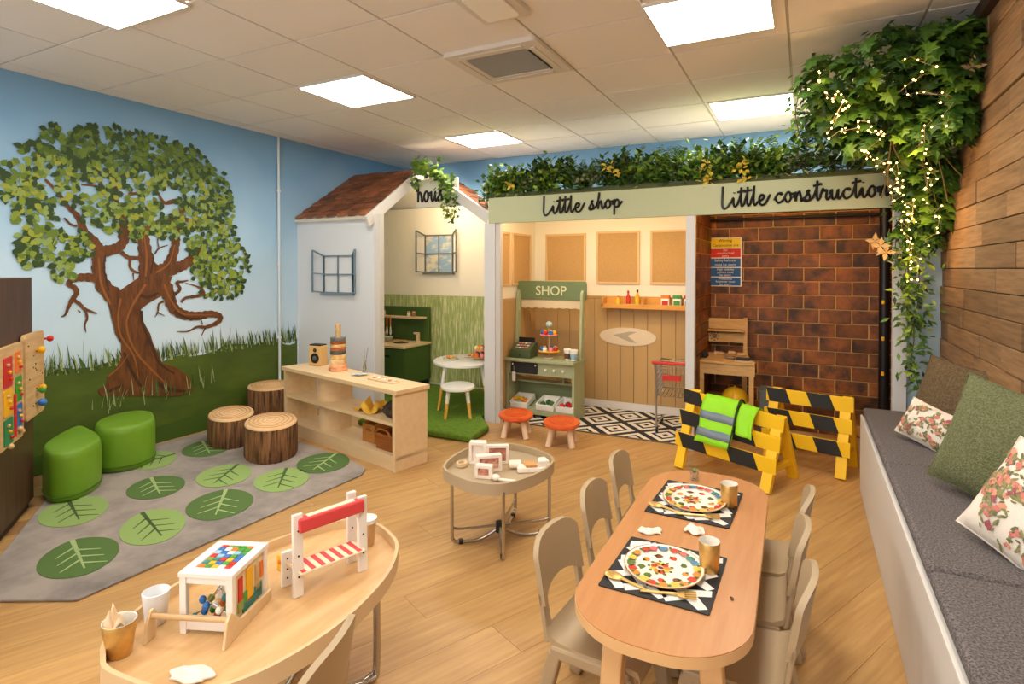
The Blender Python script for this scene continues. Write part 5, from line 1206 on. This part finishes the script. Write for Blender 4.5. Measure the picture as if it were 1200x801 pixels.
# stamp blocks and wrapped bundles on the small table
zt1 = .334
PAPR = mat('paper_white', (238, 224, 206), .6); PHOTO = mat('photo_print', (214, 150, 122), .5, col2=(150, 84, 70), vs_=30)
def frame_toy(lb, x, y, rz, w_, h, d_, pic):
    t = thing('picture_block', lb, 'toy', (x, y, zt1), rz, 'white picture blocks on the tray table')
    MB().ring(rrect(w_, h, .006, 3, 0, h/2), rrect(w_-.03, h-.03, .004, 3, 0, h/2), -d_/2, d_/2, lambda x_, z_, d: (x_, d, z_)).build('frame', PAPR, t, bevel=.002)
    MB().box((0, 0, h/2), (w_-.03, d_*.5, h-.03)).build('picture', pic, t)
frame_toy('tallest white picture block at the back of the tray table', -1.535, 2.60, rad(22), .09, .115, .05, PAPR)
frame_toy('white picture block with red print leaning behind the pile', -1.44, 2.64, rad(30), .12, .10, .03, PHOTO)
frame_toy('low white picture block at the front of the pile', -1.40, 2.43, rad(14), .085, .065, .04, PHOTO)
frame_toy('white arched picture block in the middle of the pile', -1.425, 2.52, rad(40), .13, .085, .04, mat('photo_mix', (220, 190, 160), .5, col2=(190, 70, 60), vs_=40))
t = thing('dough_tool', 'white toy clip with a long handle at the front of the tray table', 'toy', (-1.33, 2.42, zt1), rad(0)); MB().ball((0, 0, .016), .02, 12, 8, (1.2, .9, .8)).build('head', PAPR, t, 60); MB().bar((.015, 0, .010), (.10, .02, .008), .018, .010).build('handle', PAPR, t, bevel=.003)
t = thing('wrapped_sandwich', 'toy sandwich in white paper wrap at the right of the tray table', 'toy food', (-1.235, 2.62, zt1), rad(32))
MB().prism([(-.075, -.03), (.075, -.035), (.085, .03), (-.06, .035)], 0, .028).build('wrap', PAPR, t, bevel=.006); MB().prism([(-.03, -.032), (.03, -.032), (.02, .034), (-.04, .034)], .026, .044).build('filling', mat('crust', (204, 150, 90), .7), t, bevel=.006)
MB().prism([(.03, -.03), (.09, -.025), (.075, .04), (.04, .03)], .024, .06).build('flap', PAPR, t, bevel=.005)
t = thing('wooden_ring', 'small pale wooden ring behind the picture blocks', 'toy', (-1.585, 2.52, zt1+.012)); MB().ring(ell(0, 0, .028, .034), ell(0, 0, .018, .024), -.011, .011).build('ring', BIRCH, t, 40, bevel=.003)
t = thing('toy_tube', 'small yellow centred toy tube on the pile', 'toy', (-1.35, 2.60, zt1)); MB().tube([(0, 0, .022), (.05, .03, .022)], .021, 16).build('tube', PAPR, t, 40); MB().tube([(-.002, -.001, .022), (.001, .001, .022)], .014, 14).build('core', YEL, t)

# ------------------------------------------------------------------ oval tray table in front
OT = mat('oval_top', (216, 176, 124), .4, col2=(204, 160, 106), vs_=3, stretch=(9, 1.5, 1)); OR_ = mat('oval_rim', (214, 182, 138), .45)
OUT2 = [(-1.248, 1.573), (-1.327, 1.639), (-1.439, 1.685), (-1.541, 1.668), (-1.615, 1.594), (-1.669, 1.442), (-1.70, 1.289), (-1.716, 1.156), (-1.70, 1.03), (-1.668, 0.918), (-1.615, 0.83), (-1.553, 0.788), (-1.472, 0.765), (-1.265, 0.795), (-1.174, 0.882), (-1.128, 1.022), (-1.12, 1.199), (-1.164, 1.416)]
ot, c2 = tray_table('oval_tray_table', 'large oval pale wood tray table with raised rim in front', OUT2, .40, .05, OR_, OT)
for x, y in ((-1.258, 1.47), (-1.27, 0.88), (-1.60, .92), (-1.60, 1.52)):
    p = V((x, y, 0))-c2; d = (V((-1.42, 1.2, 0))-c2-p)
    for s_ in (-1, 1):
        so = V((-d.y, d.x, 0)).normalized()*.010*s_
        MB().tube(smooth_pts([p+so+V((0, 0, .36)), p+so+V((0, 0, .06)), p+so+d*.05+V((0, 0, .015)), p+d*.3+V((0, 0, .011)), p+d*.8+V((0, 0, .03))], 5), .0085, 10).build('leg', STEEL, ot, 60)
zt2 = .40-.05+.0185
# gold cup with a tissue, white cup, bead frame house, trestle, block, napkin
t = thing('gold_cup', 'gold cup holding a crumpled tissue at the end of the oval table', 'cup', (-1.565, .84, zt2), 0, None)
MB().lathe([(.026, 0), (.028, .003), (.040, .088), (.0392, .089)], (0, 0, 0), 28, cap=False).build('body', GOLD, t, 50); MB().lathe([(.003, .008), (.027, .008), (.0386, .086), (.0393, .0892), (.0375, .0888), (.0262, .014), (.003, .014)], (0, 0, 0), 28).build('lining', CERAMIC, t, 50)
mb = crumple(MB(), 12, .03, .022, .03, 12); mb.v = [V((p.x-.012, p.y-.008, p.z*1.6+.068)) for p in mb.v]; mb.build('tissue', mat('kraft', (228, 196, 156), .8), t, 70)
t = thing('white_cup', 'plain white cup on the oval table beside the bead frame handle', 'cup', (-1.618, 0.965, zt2)); MB().lathe([(.025, 0), (.027, .003), (.035, .088), (.033, .089), (.024, .006), (.002, .006)], (0, 0, 0), 28).build('cup', mat('cup_white', (236, 236, 236), .35), t, 50)
# bead house
MULTI = [RED, YEL, GRN, BLU, ORG, mat('bead_teal', (60, 130, 120), .5), CERAMIC, mat('bead_sky', (150, 190, 210), .5), mat('bead_olive', (140, 150, 70), .5)]
bf = thing('bead_house', 'white wooden toy frame house with coloured tiles on a sled base', 'toy', (-1.472, 1.075, zt2), rad(22)); bf.scale = (.85, .76, .94)
WP = mat('toy_white', (236, 228, 216), .5)
sx, sy, hh = .078, .11, .165
for x in (-sx, sx):
    for y in (-sy, sy): MB().bb(x-.011, x+.011, y-.011, y+.011, .0, hh).build('post', WP, bf, bevel=.002)
MB().ring([(-sx-.014, -sy-.014), (sx+.014, -sy-.014), (sx+.014, sy+.014), (-sx-.014, sy+.014)], [(-sx+.018, -sy+.03), (sx-.018, -sy+.03), (sx-.018, sy-.02), (-sx+.018, sy-.02)], hh, hh+.014).build('roof_frame', WP, bf, bevel=.002)
MB().bb(-sx+.016, sx-.016, -sy+.028, sy-.018, hh+.002, hh+.008).build('roof_panel', CERAMIC, bf)
rr = random.Random(5)
for i in range(5):
    for j in range(7): MB().box((-sx+.032+.0232*i, -sy+.045+.0255*j, hh+.010), (.0205, .0215, .006)).build('tile', MULTI[rr.randrange(9)], bf, bevel=.001, seg=1)
for y in (-sy, sy): MB().bb(-sx, sx, y-.008, y+.008, .012, .05).build('rail', WP, bf, bevel=.002); MB().bb(-sx, sx, y-.007, y+.007, hh-.02, hh).build('rail', WP, bf, bevel=.002)
# side painting: castle-like coloured shapes behind the right side
MB().bb(sx-.004, sx+.004, -sy+.01, sy-.01, .03, hh-.005).build('side_panel', mat('side_cream', (226, 206, 160), .5), bf)
for (y, z, a, b, m_) in ((-.06, .11, .028, .07, RED), (-.06, .06, .034, .03, MULTI[8]), (.0, .10, .045, .10, YEL), (.055, .10, .03, .08, PINE), (.085, .11, .018, .05, ORG), (.02, .045, .13, .03, MULTI[5]), (-.03, .075, .03, .03, GRN), (.06, .06, .05, .03, MULTI[5])): MB().box((sx+.006, y, z), (.004, a, b)).build('shape', m_, bf, bevel=.001, seg=1)
# beads inside
for i in range(16):
    MB().ball((-sx+.02+.0085*i, -sy+.02+.09*((i*7) % 5)/5, .035+.012*((i*3) % 4)), .012, 10, 7).build('bead', MULTI[rr.randrange(9)], bf, 60)
for i in range(3): MB().tube([(-sx+.01, -sy+.03+.05*i, .035), (0, -sy+.03+.05*i, .075+.02*i), (sx-.01, -sy+.03+.05*i, .035)], .002, 5).build('wire', STEEL, bf)
# sled sides and handle rod
for x in (-sx-.024, sx+.02):
    MB().prism([(-sy-.085, 0), (sy+.01, 0), (sy+.014, .03), (-sy+.02, .04), (-sy-.04, .085), (-sy-.065, .07), (-sy-.075, .03)], x-.005, x+.005, lambda y, z, d: (d, y, z)).build('sled_side', BIRCH, bf, bevel=.002) if x > 0 else None
MB().prism([(-.0, 0), (.055, 0), (.058, .07), (.045, .083), (.03, .08), (.012, .05)], -.005, .005, lambda y, z, d: (-sx-.085+d, y-sy-.08, z)).build('sled_side', BIRCH, bf, bevel=.002)
MB().tube([(-sx-.085, -sy-.045, .066), (sx+.02, -sy-.045, .066)], .008, 10).build('handle_rod', PINE, bf, 50)
# trestle toy
tr = thing('toy_swing', 'white toy swing frame with red striped seat on the oval table', 'toy', (-1.36, 1.375, zt2), 0)
A0, A1 = V((-1.36, 1.235, 0))-V((-1.36, 1.375, 0)), V((-1.29, 1.44, 0))-V((-1.36, 1.375, 0))
A1 = A1+(A1-A0).normalized()*.0; dv = (A1-A0).normalized(); nv = V((dv.y, -dv.x, 0)); 
def pole(p, h, tilt, nm='post'):
    b = MB().bar(p, p+V((0, 0, h))+tilt, .032, .014, nv).build(nm, WP, tr, bevel=.003)
    for z in (.25, .5, .8): MB().ball(p+V((0, 0, h*z))+tilt*z+nv*.008, .003, 8, 6).build('bolt', BLACK, b, 60)
Hs = .25
pole(A0+nv*.0, Hs, V()-nv*.005); pole(A1, Hs-.005, V()-nv*.005)
pole(A0-nv*.085, .11, nv*.0); pole(A1-nv*.075, Hs-.01, nv*.0)
STR = mat('swing_red', (214, 70, 70), .6); SCR = mat('swing_cream', (238, 218, 184), .6)
p, q = A0+V((0, 0, Hs-.035)), A1+V((0, 0, Hs-.03))
MB().bar(p, q, .034, .042, (0, 0, 1)).build('top_cloth', STR, tr, bevel=.006); MB().bar(p+V((0, 0, .0215))-nv*.002+dv*.03, q+V((0, 0, .0215))-nv*.002-dv*.03, .020, .003).build('cloth_stripe', SCR, tr)
s0, s1 = A0-nv*.02+V((0, 0, .075)), A1-nv*.02+V((0, 0, .075))
MB().bar(s0, s1, .085, .008).build('seat', SCR, tr, bevel=.003)
for i in range(7): a = s0+(s1-s0)*((i+.35)/7); MB().bar(a-nv*.040+V((0, 0, .0045)), a+nv*.040+V((0, 0, .0045)), .014, .002).build('seat_stripe', STR, tr)
for e in (A0, A1): MB().tube([e-nv*.09+V((0, 0, .072)), e+nv*.004+V((0, 0, .072))], .006, 8).build('side_rail', BIRCH, tr, 50)
t = thing('yellow_block', 'small yellow toy block standing left of the swing frame', 'toy', (-1.53, 1.325, zt2)); MB().bb(-.014, .014, -.012, .012, 0, .05).build('block', YEL, t, bevel=.004); MB().ball((0, -.012, .03), .008, 8, 6, (1, .4, 1)).build('stud', ORG, t, 60)
t = thing('kraft_cup', 'kraft paper cup with white lid behind the swing frame', 'cup', (-1.40, 1.585, zt2)); MB().lathe([(.026, 0), (.034, .085), (.032, .086), (.024, .008), (.002, .006)], (0, 0, 0), 24).build('cup', mat('kraft_cup', (206, 164, 112), .6), t, 50); MB().lathe([(.036, .083), (.037, .097), (.03, .10), (.002, .10)], (0, 0, 0), 24).build('lid', CERAMIC, t, 50)
t = thing('napkin', 'flat torn napkin lying near the front rim of the oval table', 'napkin', (-1.325, .875, zt2), rad(20)); crumple(MB(), 14, .055, .03, .008, 31).build('tissue', NAP, t, 70)
# chair tucked in front of the oval table
dup(ch, (-1.10, .885, 0), rad(108), 'single beige chair tucked against the front of the oval table', '')
for o in COL.objects:
    if o.get('group') == '': del o['group']
# ------------------------------------------------------------------ window bench with cushions
bn = thing('bench', 'long white fronted bench along the wooden wall', 'bench', (0, 0, 0))
MB().bb(.315, XR-.035, YF+.3, 4.10, .0, .455).build('carcass', mat('bench_white', (214, 208, 200), .5), bn, bevel=.003)
MB().bb(.303, .315, YF+.3, 4.11, .004, .462).build('front_panel', mat('bench_front', (218, 212, 204), .5), bn, bevel=.002)
CU = mat('boucle_grey', (142, 133, 130), .95, col2=(84, 78, 77), vs_=170, bump=.8, bs=300, contrast=(.38, .62))
for a, b, lb in ((3.0, 4.10, 'far grey seat pad on the bench under the cushions'), (1.985, 2.995, 'middle grey seat pad on the bench'), (.93, 1.98, 'near grey seat pad at the bottom corner of the bench'), (-1.3, .925, 'last grey seat pad of the bench beside the camera')):
    t = thing('seat_pad', lb, 'seat pad', (.53, (a+b)/2, .464), 0, 'grey bench seat pads')
    MB().box((0, 0, .024), (.43, b-a-.008, .046)).build('pad', CU, t, bevel=.016, seg=4)
    MB().tube([(-.212, -(b-a)/2+.015, .024), (-.212, (b-a)/2-.015, .024)], .0025, 5).build('seam', mat('seam_grey', (92, 86, 86), .9), t)
def pillow_mesh(w_, h_, th, n=18):
    vs_ = []; fs = []
    for s_ in (-1, 1):
        for i in range(n+1):
            for j in range(n+1):
                u, v = i/n*2-1, j/n*2-1
                k_ = (max(0, 1-abs(u)**2.4))**.55*(max(0, 1-abs(v)**2.4))**.55
                pu, pv = u*(1-.07*(1-v*v)), v*(1-.07*(1-u*u))
                vs_.append((pu*w_/2, s_*th/2*k_+.004*sin(u*7+v*3)*k_, pv*h_/2))
    N_ = (n+1)**2
    for i in range(n):
        for j in range(n):
            a = i*(n+1)+j; fs.append((a, a+n+1, a+n+2, a+1)); a += N_; fs.append((a+1, a+n+2, a+n+1, a))
    return MB().add(vs_, fs)
FLOR = mat('floral_cream', (232, 220, 204), .85, bump=.1, bs=200)
PT = [mat('print_%s' % n, c, .85) for n, c in (('rose', (206, 122, 110)), ('coral', (214, 150, 120)), ('olive', (138, 134, 84)), ('sage', (110, 112, 76)), ('plum', (160, 86, 92)))]
def cushion(label, x, y, z, w_, h_, th, yaw_, tilt, roll, m_, flor=False, seed=1):
    t = thing('cushion', label, 'cushion', (x, y, z))
    t.rotation_euler = (Matrix.Rotation(rad(yaw_), 3, 'Z') @ Matrix.Rotation(rad(-tilt), 3, 'X') @ Matrix.Rotation(rad(roll), 3, 'Y')).to_euler()
    pillow_mesh(w_, h_, th).build('cover', m_, t, 80)
    pipe = [(s_[0]*w_/2*(1-.07*(1-s_[1]**2)), 0, s_[1]*h_/2*(1-.07*(1-s_[0]**2))) for s_ in [(-1+2*i/8, -1) for i in range(8)]+[(1, -1+2*i/8) for i in range(8)]+[(1-2*i/8, 1) for i in range(8)]+[(-1, 1-2*i/8) for i in range(8)]]
    MB().tube(pipe, .0035, 6, True).build('seam', m_, t, 60)
    if flor:
        rr = random.Random(seed); mb = MB()
        def S(u, v):
            k_ = (max(0, 1-abs(u)**2.4))**.55*(max(0, 1-abs(v)**2.4))**.55
            return V((u*(1-.07*(1-v*v))*w_/2, -th/2*k_-.0016+.004*sin(u*7+v*3)*k_*-1*0, v*(1-.07*(1-u*u))*h_/2))
        def blot(u, v, r, m2, el=1.0):
            mb.mi = m2; a = rr.random()*6.3; P = []
            for i in range(7):
                b = 2*pi*i/7; q = r*rr.uniform(.7, 1.15); du, dv = q*cos(b), q*sin(b)*el
                P.append(S(min(max(u+(du*cos(a)-dv*sin(a))/(w_/2), -.97), .97), min(max(v+(du*sin(a)+dv*cos(a))/(h_/2), -.97), .97)))
            c_ = sum(P, V())/7; d_ = S(u, v); P.append(V((c_.x, min(d_.y, c_.y)-.001, c_.z)))
            mb.add([p-V((0, .003, 0)) for p in P], [(i, (i+1) % 7, 7) for i in range(7)])
        nf = int(w_*h_/.0017)
        for i in range(nf):
            u, v = rr.uniform(-.86, .86), rr.uniform(-.86, .86)
            c = rr.choice((0, 0, 1, 4))
            for k_ in range(3): blot(u+rr.uniform(-.05, .05), v+rr.uniform(-.05, .05), rr.uniform(.006, .013), rr.choice((c, 1, c)))
            for k_ in range(4): blot(u+rr.uniform(-.18, .18), v+rr.uniform(-.18, .18), rr.uniform(.008, .016), rr.choice((2, 3, 2)), .42)
        o = mb.build('printed_flowers', PT, t); o['kind'] = 'stuff'
    return t
BRN = mat('cushion_brown', (122, 102, 72), .95, col2=(92, 74, 50), vs_=110, bump=.8, bs=260); GRC = mat('cushion_green', (132, 134, 94), .95, col2=(92, 98, 64), vs_=150, bump=.8, bs=220)
cushion('taupe brown boucle cushion in the far corner of the bench', .64, 3.5, .71, .38, .38, .13, -52, 18, 6, BRN)
cushion('small floral cushion leaning before the taupe cushion', .535, 3.33, .605, .30, .19, .12, -46, 24, 12, FLOR, True, 4)
cushion('large green boucle cushion standing in the middle of the bench', .615, 2.62, .725, .37, .43, .15, -46, 16, 10, GRC)
cushion('large floral cushion at the near right end of the bench', .60, 2.13, .655, .35, .33, .15, -52, 24, 16, FLOR, True, 8)

# ------------------------------------------------------------------ foliage
LG_ = [mat('leaf_%s' % n, c, .5, spec=.35) for n, c in (('deep', (36, 62, 20)), ('mid', (60, 94, 28)), ('fresh', (98, 132, 38)), ('lime', (142, 164, 56)), ('grey', (92, 112, 74)), ('edge', (206, 204, 160)))]
YL = mat('leaf_yellow', (206, 178, 62), .6); STEM = mat('stem_brown', (96, 82, 44), .7)
rp_ = random.Random(42)
def rdir(r, up_=.3):
    v = V((r.gauss(0, 1), r.gauss(0, 1), r.gauss(0, 1)+up_)); v.normalize(); return v
fol = thing('planter_foliage', 'mixed green artificial plants growing along the top of the fascia', 'plants', (0, 4.5, 2.0))
# the planter holds a row of small plants of five habits
def sprig(mb, st, base, top, n, L_, W_, mi, edge=False):
    base, top = V(base), V(top); st.tube([base, base.lerp(top, .5)+V((rp_.uniform(-.01, .01), rp_.uniform(-.01, .01), 0)), top], .0022, 4)
    for i in range(n):
        f = .25+.75*i/(n-1); p = base.lerp(top, f); a = i*2.4+rp_.random()
        d = V((cos(a), sin(a), .5+.5*f)); mb.mi = mi if not isinstance(mi, tuple) else rp_.choice(mi)
        mb.leaf(p, d, (0, 0, 1), L_*rp_.uniform(.8, 1.15), W_, .2)
        if edge: 
            mb.mi = 5; q = V(p)+V((0, -.002, .002)); s_ = d.normalized()
            mb.leaf(q-V((0, 0, .004)), d, (0, 0, 1), L_*1.14, W_*1.22, .2)
x = -2.52; plants = []
while x < .52:
    kind = rp_.choice(('tall', 'bush', 'fern', 'varieg', 'bush', 'fern', 'tall', 'tall')); plants.append((x, kind)); x += rp_.uniform(.065, .095)
st = MB(); mbs = {k_: MB() for k_ in ('tall', 'bush', 'fern', 'varieg')}
for x, kind in plants:
    mb = mbs[kind]; hgt = .24 if x < -2.2 else rp_.uniform(.24, .33)
    for rep in range(3):
        bx, by = x+rp_.uniform(-.05, .05), rp_.uniform(-.02, .22)
        if kind == 'tall':
            for k_ in range(4): sprig(mb, st, (bx, by, -.01), (bx+rp_.uniform(-.1, .1), by+rp_.uniform(-.08, .06), hgt*rp_.uniform(.7, 1.05)), 9, .07, .046, (0, 1, 4, 1), False)
        elif kind == 'bush':
            for k_ in range(90):
                p = V((bx, by-.03, .11))+V((rp_.gauss(0, .06), rp_.gauss(0, .045), rp_.gauss(0, .065))); p.z = max(p.z, 0); mb.mi = rp_.choice((1, 2, 2, 3, 3)); mb.leaf(p, rdir(rp_, .3), rdir(rp_, 1), rp_.uniform(.04, .062), rp_.uniform(.03, .048), .12)
        elif kind == 'fern':
            for k_ in range(14):
                a = rp_.random()*6.3; tip = V((bx+.12*cos(a), by-.03+.09*sin(a), hgt*rp_.uniform(.35, .95))); b_ = V((bx, by, 0)); 
                for i in range(11):
                    f = .15+.85*i/10; p = b_.lerp(tip, f)+V((0, 0, .05*sin(f*pi))); d = (tip-b_).normalized(); s_ = d.cross(V((0, 0, 1))).normalized()
                    for sg in (-1, 1): mb.mi = rp_.choice((1, 2, 2, 3)); mb.leaf(p, s_*sg+d*.5, (0, 0, 1), .046*(1.1-f*.6), .02, .1)
        else:
            for k_ in range(4):
                c_ = V((bx+rp_.uniform(-.05, .05), by-.04, rp_.uniform(.05, .13)))
                for i in range(9): 
                    a = i*.7; d = V((cos(a), -.35+.5*sin(a), .55+.4*sin(a*2))); mb.mi = rp_.choice((0, 4)); mb.leaf(c_, d, (0, -.6, .8), .055, .03, .15); mb.mi = 5; mb.leaf(c_+V((0, .003, -.003)), d, (0, -.6, .8), .061, .036, .15)
# spill of leaves over the board's edge
mb = mbs['bush']
for i in range(900):
    x = rp_.uniform(-2.56, .5); p = V((x, rp_.uniform(-.09, .0), rp_.uniform(-.0, .16))); mb.mi = rp_.choice((0, 1, 1, 2)); mb.leaf(p, V((rp_.uniform(-1, 1), -.5, rp_.uniform(-.2, .9))), (0, -.7, 1), rp_.uniform(.04, .065), .036, .15)
for i in range(150):
    p = V((-2.58+rp_.gauss(0, .05), rp_.uniform(.0, .2), rp_.uniform(-.12, .18))); mb.mi = rp_.choice((0, 4, 1)); mb.leaf(p, rdir(rp_), rdir(rp_, 1), .05, .03, .15)
for k_, nm in (('tall', 'upright_sprigs'), ('bush', 'bushy_foliage'), ('fern', 'fern_fronds'), ('varieg', 'white_edged_leaves')):
    o = mbs[k_].build(nm, LG_, fol); o['kind'] = 'stuff'
o = st.build('stems', STEM, fol); o['kind'] = 'stuff'
for x, z in ((-2.27, .09), (-1.35, .12), (-.66, .12), (-.65, .05), (-.65, .0), (-.41, .12), (-.42, .06), (-.40, -.0), (.27, .10), (-1.40, .17)):
    mb = MB()
    for i in range(7): a = i*2.4+x*7; mb.leaf((x+rp_.uniform(-.03, .03), -.085, z+rp_.uniform(-.02, .03)), (cos(a), -.7, sin(a)-.4), (rp_.uniform(-.4, .4), -.7, .6), rp_.uniform(.04, .055), .034, .2)
    mb.build('yellow_leaf', YL, fol)
# vine on the house peak
vine = thing('house_vine', 'bright green ivy trailing from the roof peak over the house sign', 'vine', (-3.3, 4.70, 2.3))
mb = MB(); st = MB()
def strand(mb, st, P, n, L_, W_, mi, lob=False, spread=.03):
    Q = smooth_pts(P, 8); st.tube(Q, .003, 5)
    for i in range(n):
        q = Q[int(i/n*(len(Q)-1))]; d = V((rp_.gauss(0, 1), rp_.gauss(0, 1)-.7, rp_.gauss(0, .6)-.6)); mb.mi = rp_.choice(mi)
        p = q+V((rp_.gauss(0, spread), rp_.gauss(0, spread*.6)-.01, rp_.gauss(0, spread)))
        nrm = V((rp_.gauss(0, .4), -1, .6))
        (mb.lobed(p, d, nrm, L_*rp_.uniform(.7, 1.1)) if lob else mb.leaf(p, d, nrm, L_*rp_.uniform(.7, 1.1), W_, .15))
strand(mb, st, [(-.20, 0, .10), (-.08, -.03, .08), (.06, -.03, .0), (.14, -.03, -.06), (.22, -.03, -.12)], 150, .07, .04, (2, 2, 3, 1), True, .04)
strand(mb, st, [(.14, -.03, -.05), (.19, -.04, -.18), (.19, -.04, -.30), (.25, -.04, -.45)], 60, .05, .03, (2, 3, 3, 1), True, .02)
strand(mb, st, [(.20, -.03, -.10), (.30, -.04, -.22), (.32, -.04, -.32), (.27, -.04, -.46)], 55, .05, .03, (2, 3, 1), True, .02)
strand(mb, st, [(-.16, -.03, .06), (-.17, -.04, -.06), (-.13, -.04, -.12)], 25, .055, .03, (2, 3, 4), True, .02)
o = mb.build('leaves', LG_, vine); o['kind'] = 'stuff'; o = st.build('stems', STEM, vine); o['kind'] = 'stuff'
# large hanging garland in the right hand corner
gar = thing('hanging_garland', 'huge green leaf garland hanging from the ceiling corner over the fascia end', 'garland', (.35, 4.0, 2.2))
G0 = V((.35, 4.0, 2.2))
blobs = [((.12, 3.68, 2.42), .17, 170), ((.36, 3.52, 2.45), .17, 200), ((.58, 3.50, 2.45), .16, 190), ((.10, 3.85, 2.28), .15, 130), ((.32, 3.85, 2.22), .2, 210), ((.55, 3.78, 2.25), .19, 210), ((.62, 3.72, 2.1), .14, 150), ((.27, 4.0, 2.16), .13, 150), ((.52, 4.08, 2.06), .14, 190), ((.63, 4.05, 1.95), .12, 150), ((.58, 4.2, 1.84), .09, 140), ((.64, 4.2, 1.78), .09, 130), ((.60, 4.28, 1.62), .08, 120), ((.65, 4.27, 1.55), .07, 80), ((.68, 3.55, 2.32), .11, 130), ((.68, 3.6, 2.12), .09, 110), ((.69, 4.0, 1.9), .07, 90), ((.69, 4.15, 1.7), .06, 80), ((.45, 3.8, 2.35), .15, 140), ((.68, 3.5, 2.5), .07, 70)]
big, sml, st = MB(), MB(), MB()
for c_, r, n in blobs:
    c_ = V(c_)-G0
    for i in range(n):
        d = rdir(rp_, .1); p = c_+d*r*rp_.uniform(.55, 1.05)
        p.x = min(p.x, XR-.05-G0.x); p.z = min(p.z, CEIL-.03-G0.z)
        out = V((d.x*.8+rp_.gauss(0, .4), d.y*.6-.5+rp_.gauss(0, .4), -.7+rp_.gauss(0, .5)))
        nrm = V((d.x+rp_.gauss(0, .3), d.y-.4, .5+rp_.random()*.5))
        if rp_.random() < .42: big.mi = rp_.choice((0, 1, 1, 1, 2)); big.lobed(p, out, nrm, rp_.uniform(.07, .125))
        else: sml.mi = rp_.choice((0, 1, 1, 2, 0)); sml.leaf(p, out, nrm, rp_.uniform(.045, .08), rp_.uniform(.025, .045), .15)
def hang(P, n, mi=(1, 2, 1, 0, 3), L_=.06, sp=.035): strand(sml, st, [V(p)-G0 for p in P], n, L_, .022, mi, False, sp)
hang([(.56, 4.25, 1.8), (.56, 4.28, 1.5), (.57, 4.30, 1.2), (.60, 4.31, .95), (.59, 4.31, .80), (.63, 4.31, .60)], 260)
hang([(.56, 4.2, 1.8), (.60, 4.24, 1.5), (.62, 4.28, 1.25), (.60, 4.3, 1.0)], 170, sp=.045)
hang([(.54, 4.2, 1.8), (.50, 4.28, 1.55), (.50, 4.3, 1.36)], 90, (4, 5, 2, 1))
hang([(.57, 4.25, 1.6), (.55, 4.3, 1.3), (.57, 4.31, 1.02)], 90)
hang([(.0, 3.75, 2.5), (-.06, 3.8, 2.3), (-.03, 3.85, 2.12)], 80, (2, 1, 3), .05)
hang([(.1, 3.9, 2.36), (.06, 3.95, 2.24), (.10, 4.0, 2.16)], 80, (2, 1, 3), .05)
o = big.build('large_lobed_leaves', LG_, gar); o['kind'] = 'stuff'; o = sml.build('small_leaves', LG_, gar); o['kind'] = 'stuff'
for i in range(14):
    P = [V((rp_.uniform(.42, .62), rp_.uniform(3.7, 3.9), 2.4))-G0]
    for k_ in range(4): P.append(P[-1]+V((rp_.uniform(-.06, .08), rp_.uniform(.0, .12), -rp_.uniform(.1, .2))))
    st.tube(smooth_pts(P, 4), .004, 5)
o = st.build('stems', STEM, gar); o['kind'] = 'stuff'
DRY = mat('leaf_dry', (196, 160, 104), .7)
for p in ((.70, 3.45, 2.32), (.41, 4.20, 1.50), (.44, 4.22, 1.46), (.38, 4.22, 1.53)):
    mb = MB()
    for i in range(4): a = i*1.5; mb.leaf(V(p)-G0, (cos(a), -.5, sin(a)), (0, -1, .1), .06, .03, .15)
    mb.build('dry_leaf', DRY, gar)
# fairy lights
fl = thing('fairy_lights', 'string of warm fairy lights woven through the hanging garland', 'string lights', G0)
BULB = mat('bulb_glow', (255, 220, 150), .4, emit=(255, 184, 84), es=26); WR = mat('lights_wire', (150, 130, 90), .5)
BULB.cycles.emission_sampling = 'NONE'
SP = ((.04, 3.52, 2.42), (.06, 3.54, 2.3), (.14, 3.5, 2.26), (.18, 3.52, 2.2), (.12, 3.6, 2.12), (.22, 3.56, 2.1), (.3, 3.6, 2.12), (.36, 3.58, 2.06), (.28, 3.7, 2.0), (.36, 3.74, 1.94), (.42, 3.78, 1.9), (.46, 3.84, 1.82), (.44, 3.9, 1.78), (.5, 3.92, 1.72), (.52, 3.95, 1.66), (.5, 4.02, 1.6), (.54, 4.06, 1.5), (.56, 4.1, 1.42), (.55, 4.14, 1.3))
SP2 = ((.45, 3.34, 2.36), (.5, 3.34, 2.28), (.40, 3.36, 2.22), (.55, 3.4, 2.2), (.6, 3.42, 2.1), (.52, 3.5, 2.06), (.5, 3.56, 1.98), (.56, 3.6, 1.9), (.6, 3.66, 1.84), (.55, 3.72, 1.78), (.58, 3.78, 1.7), (.64, 3.86, 1.62), (.62, 3.94, 1.5))
Q1 = [p-G0 for p in smooth_pts(SP, 6)]; Q2 = [p-G0 for p in smooth_pts(SP2, 6)]
for Q in (Q1, Q2):
    J = [q+V((rp_.gauss(0, .022), rp_.gauss(0, .015)-.02, rp_.gauss(0, .02))) for q in Q]
    MB().tube(J, .0013, 4).build('wire', WR, fl)
    for i, q in enumerate(J):
        if i % 2 == 0 or Q is Q1: MB().ball(q, rp_.choice((.003, .0038, .0048)), 8, 6).build('bulb', BULB, fl)
for p, e_ in (((.20, 3.50, 2.2), 1.6), ((.45, 3.62, 1.98), 1.6), ((.56, 3.9, 1.66), 1.6), ((.58, 4.08, 1.4), 1.0)):
    ld = bpy.data.lights.new('fairy_light_glow', 'POINT'); ld.energy = e_; ld.color = (1, .62, .26); ld.shadow_soft_size = .04
    lo = bpy.data.objects.new('fairy_light_glow', ld); COL.objects.link(lo); lo.location = p
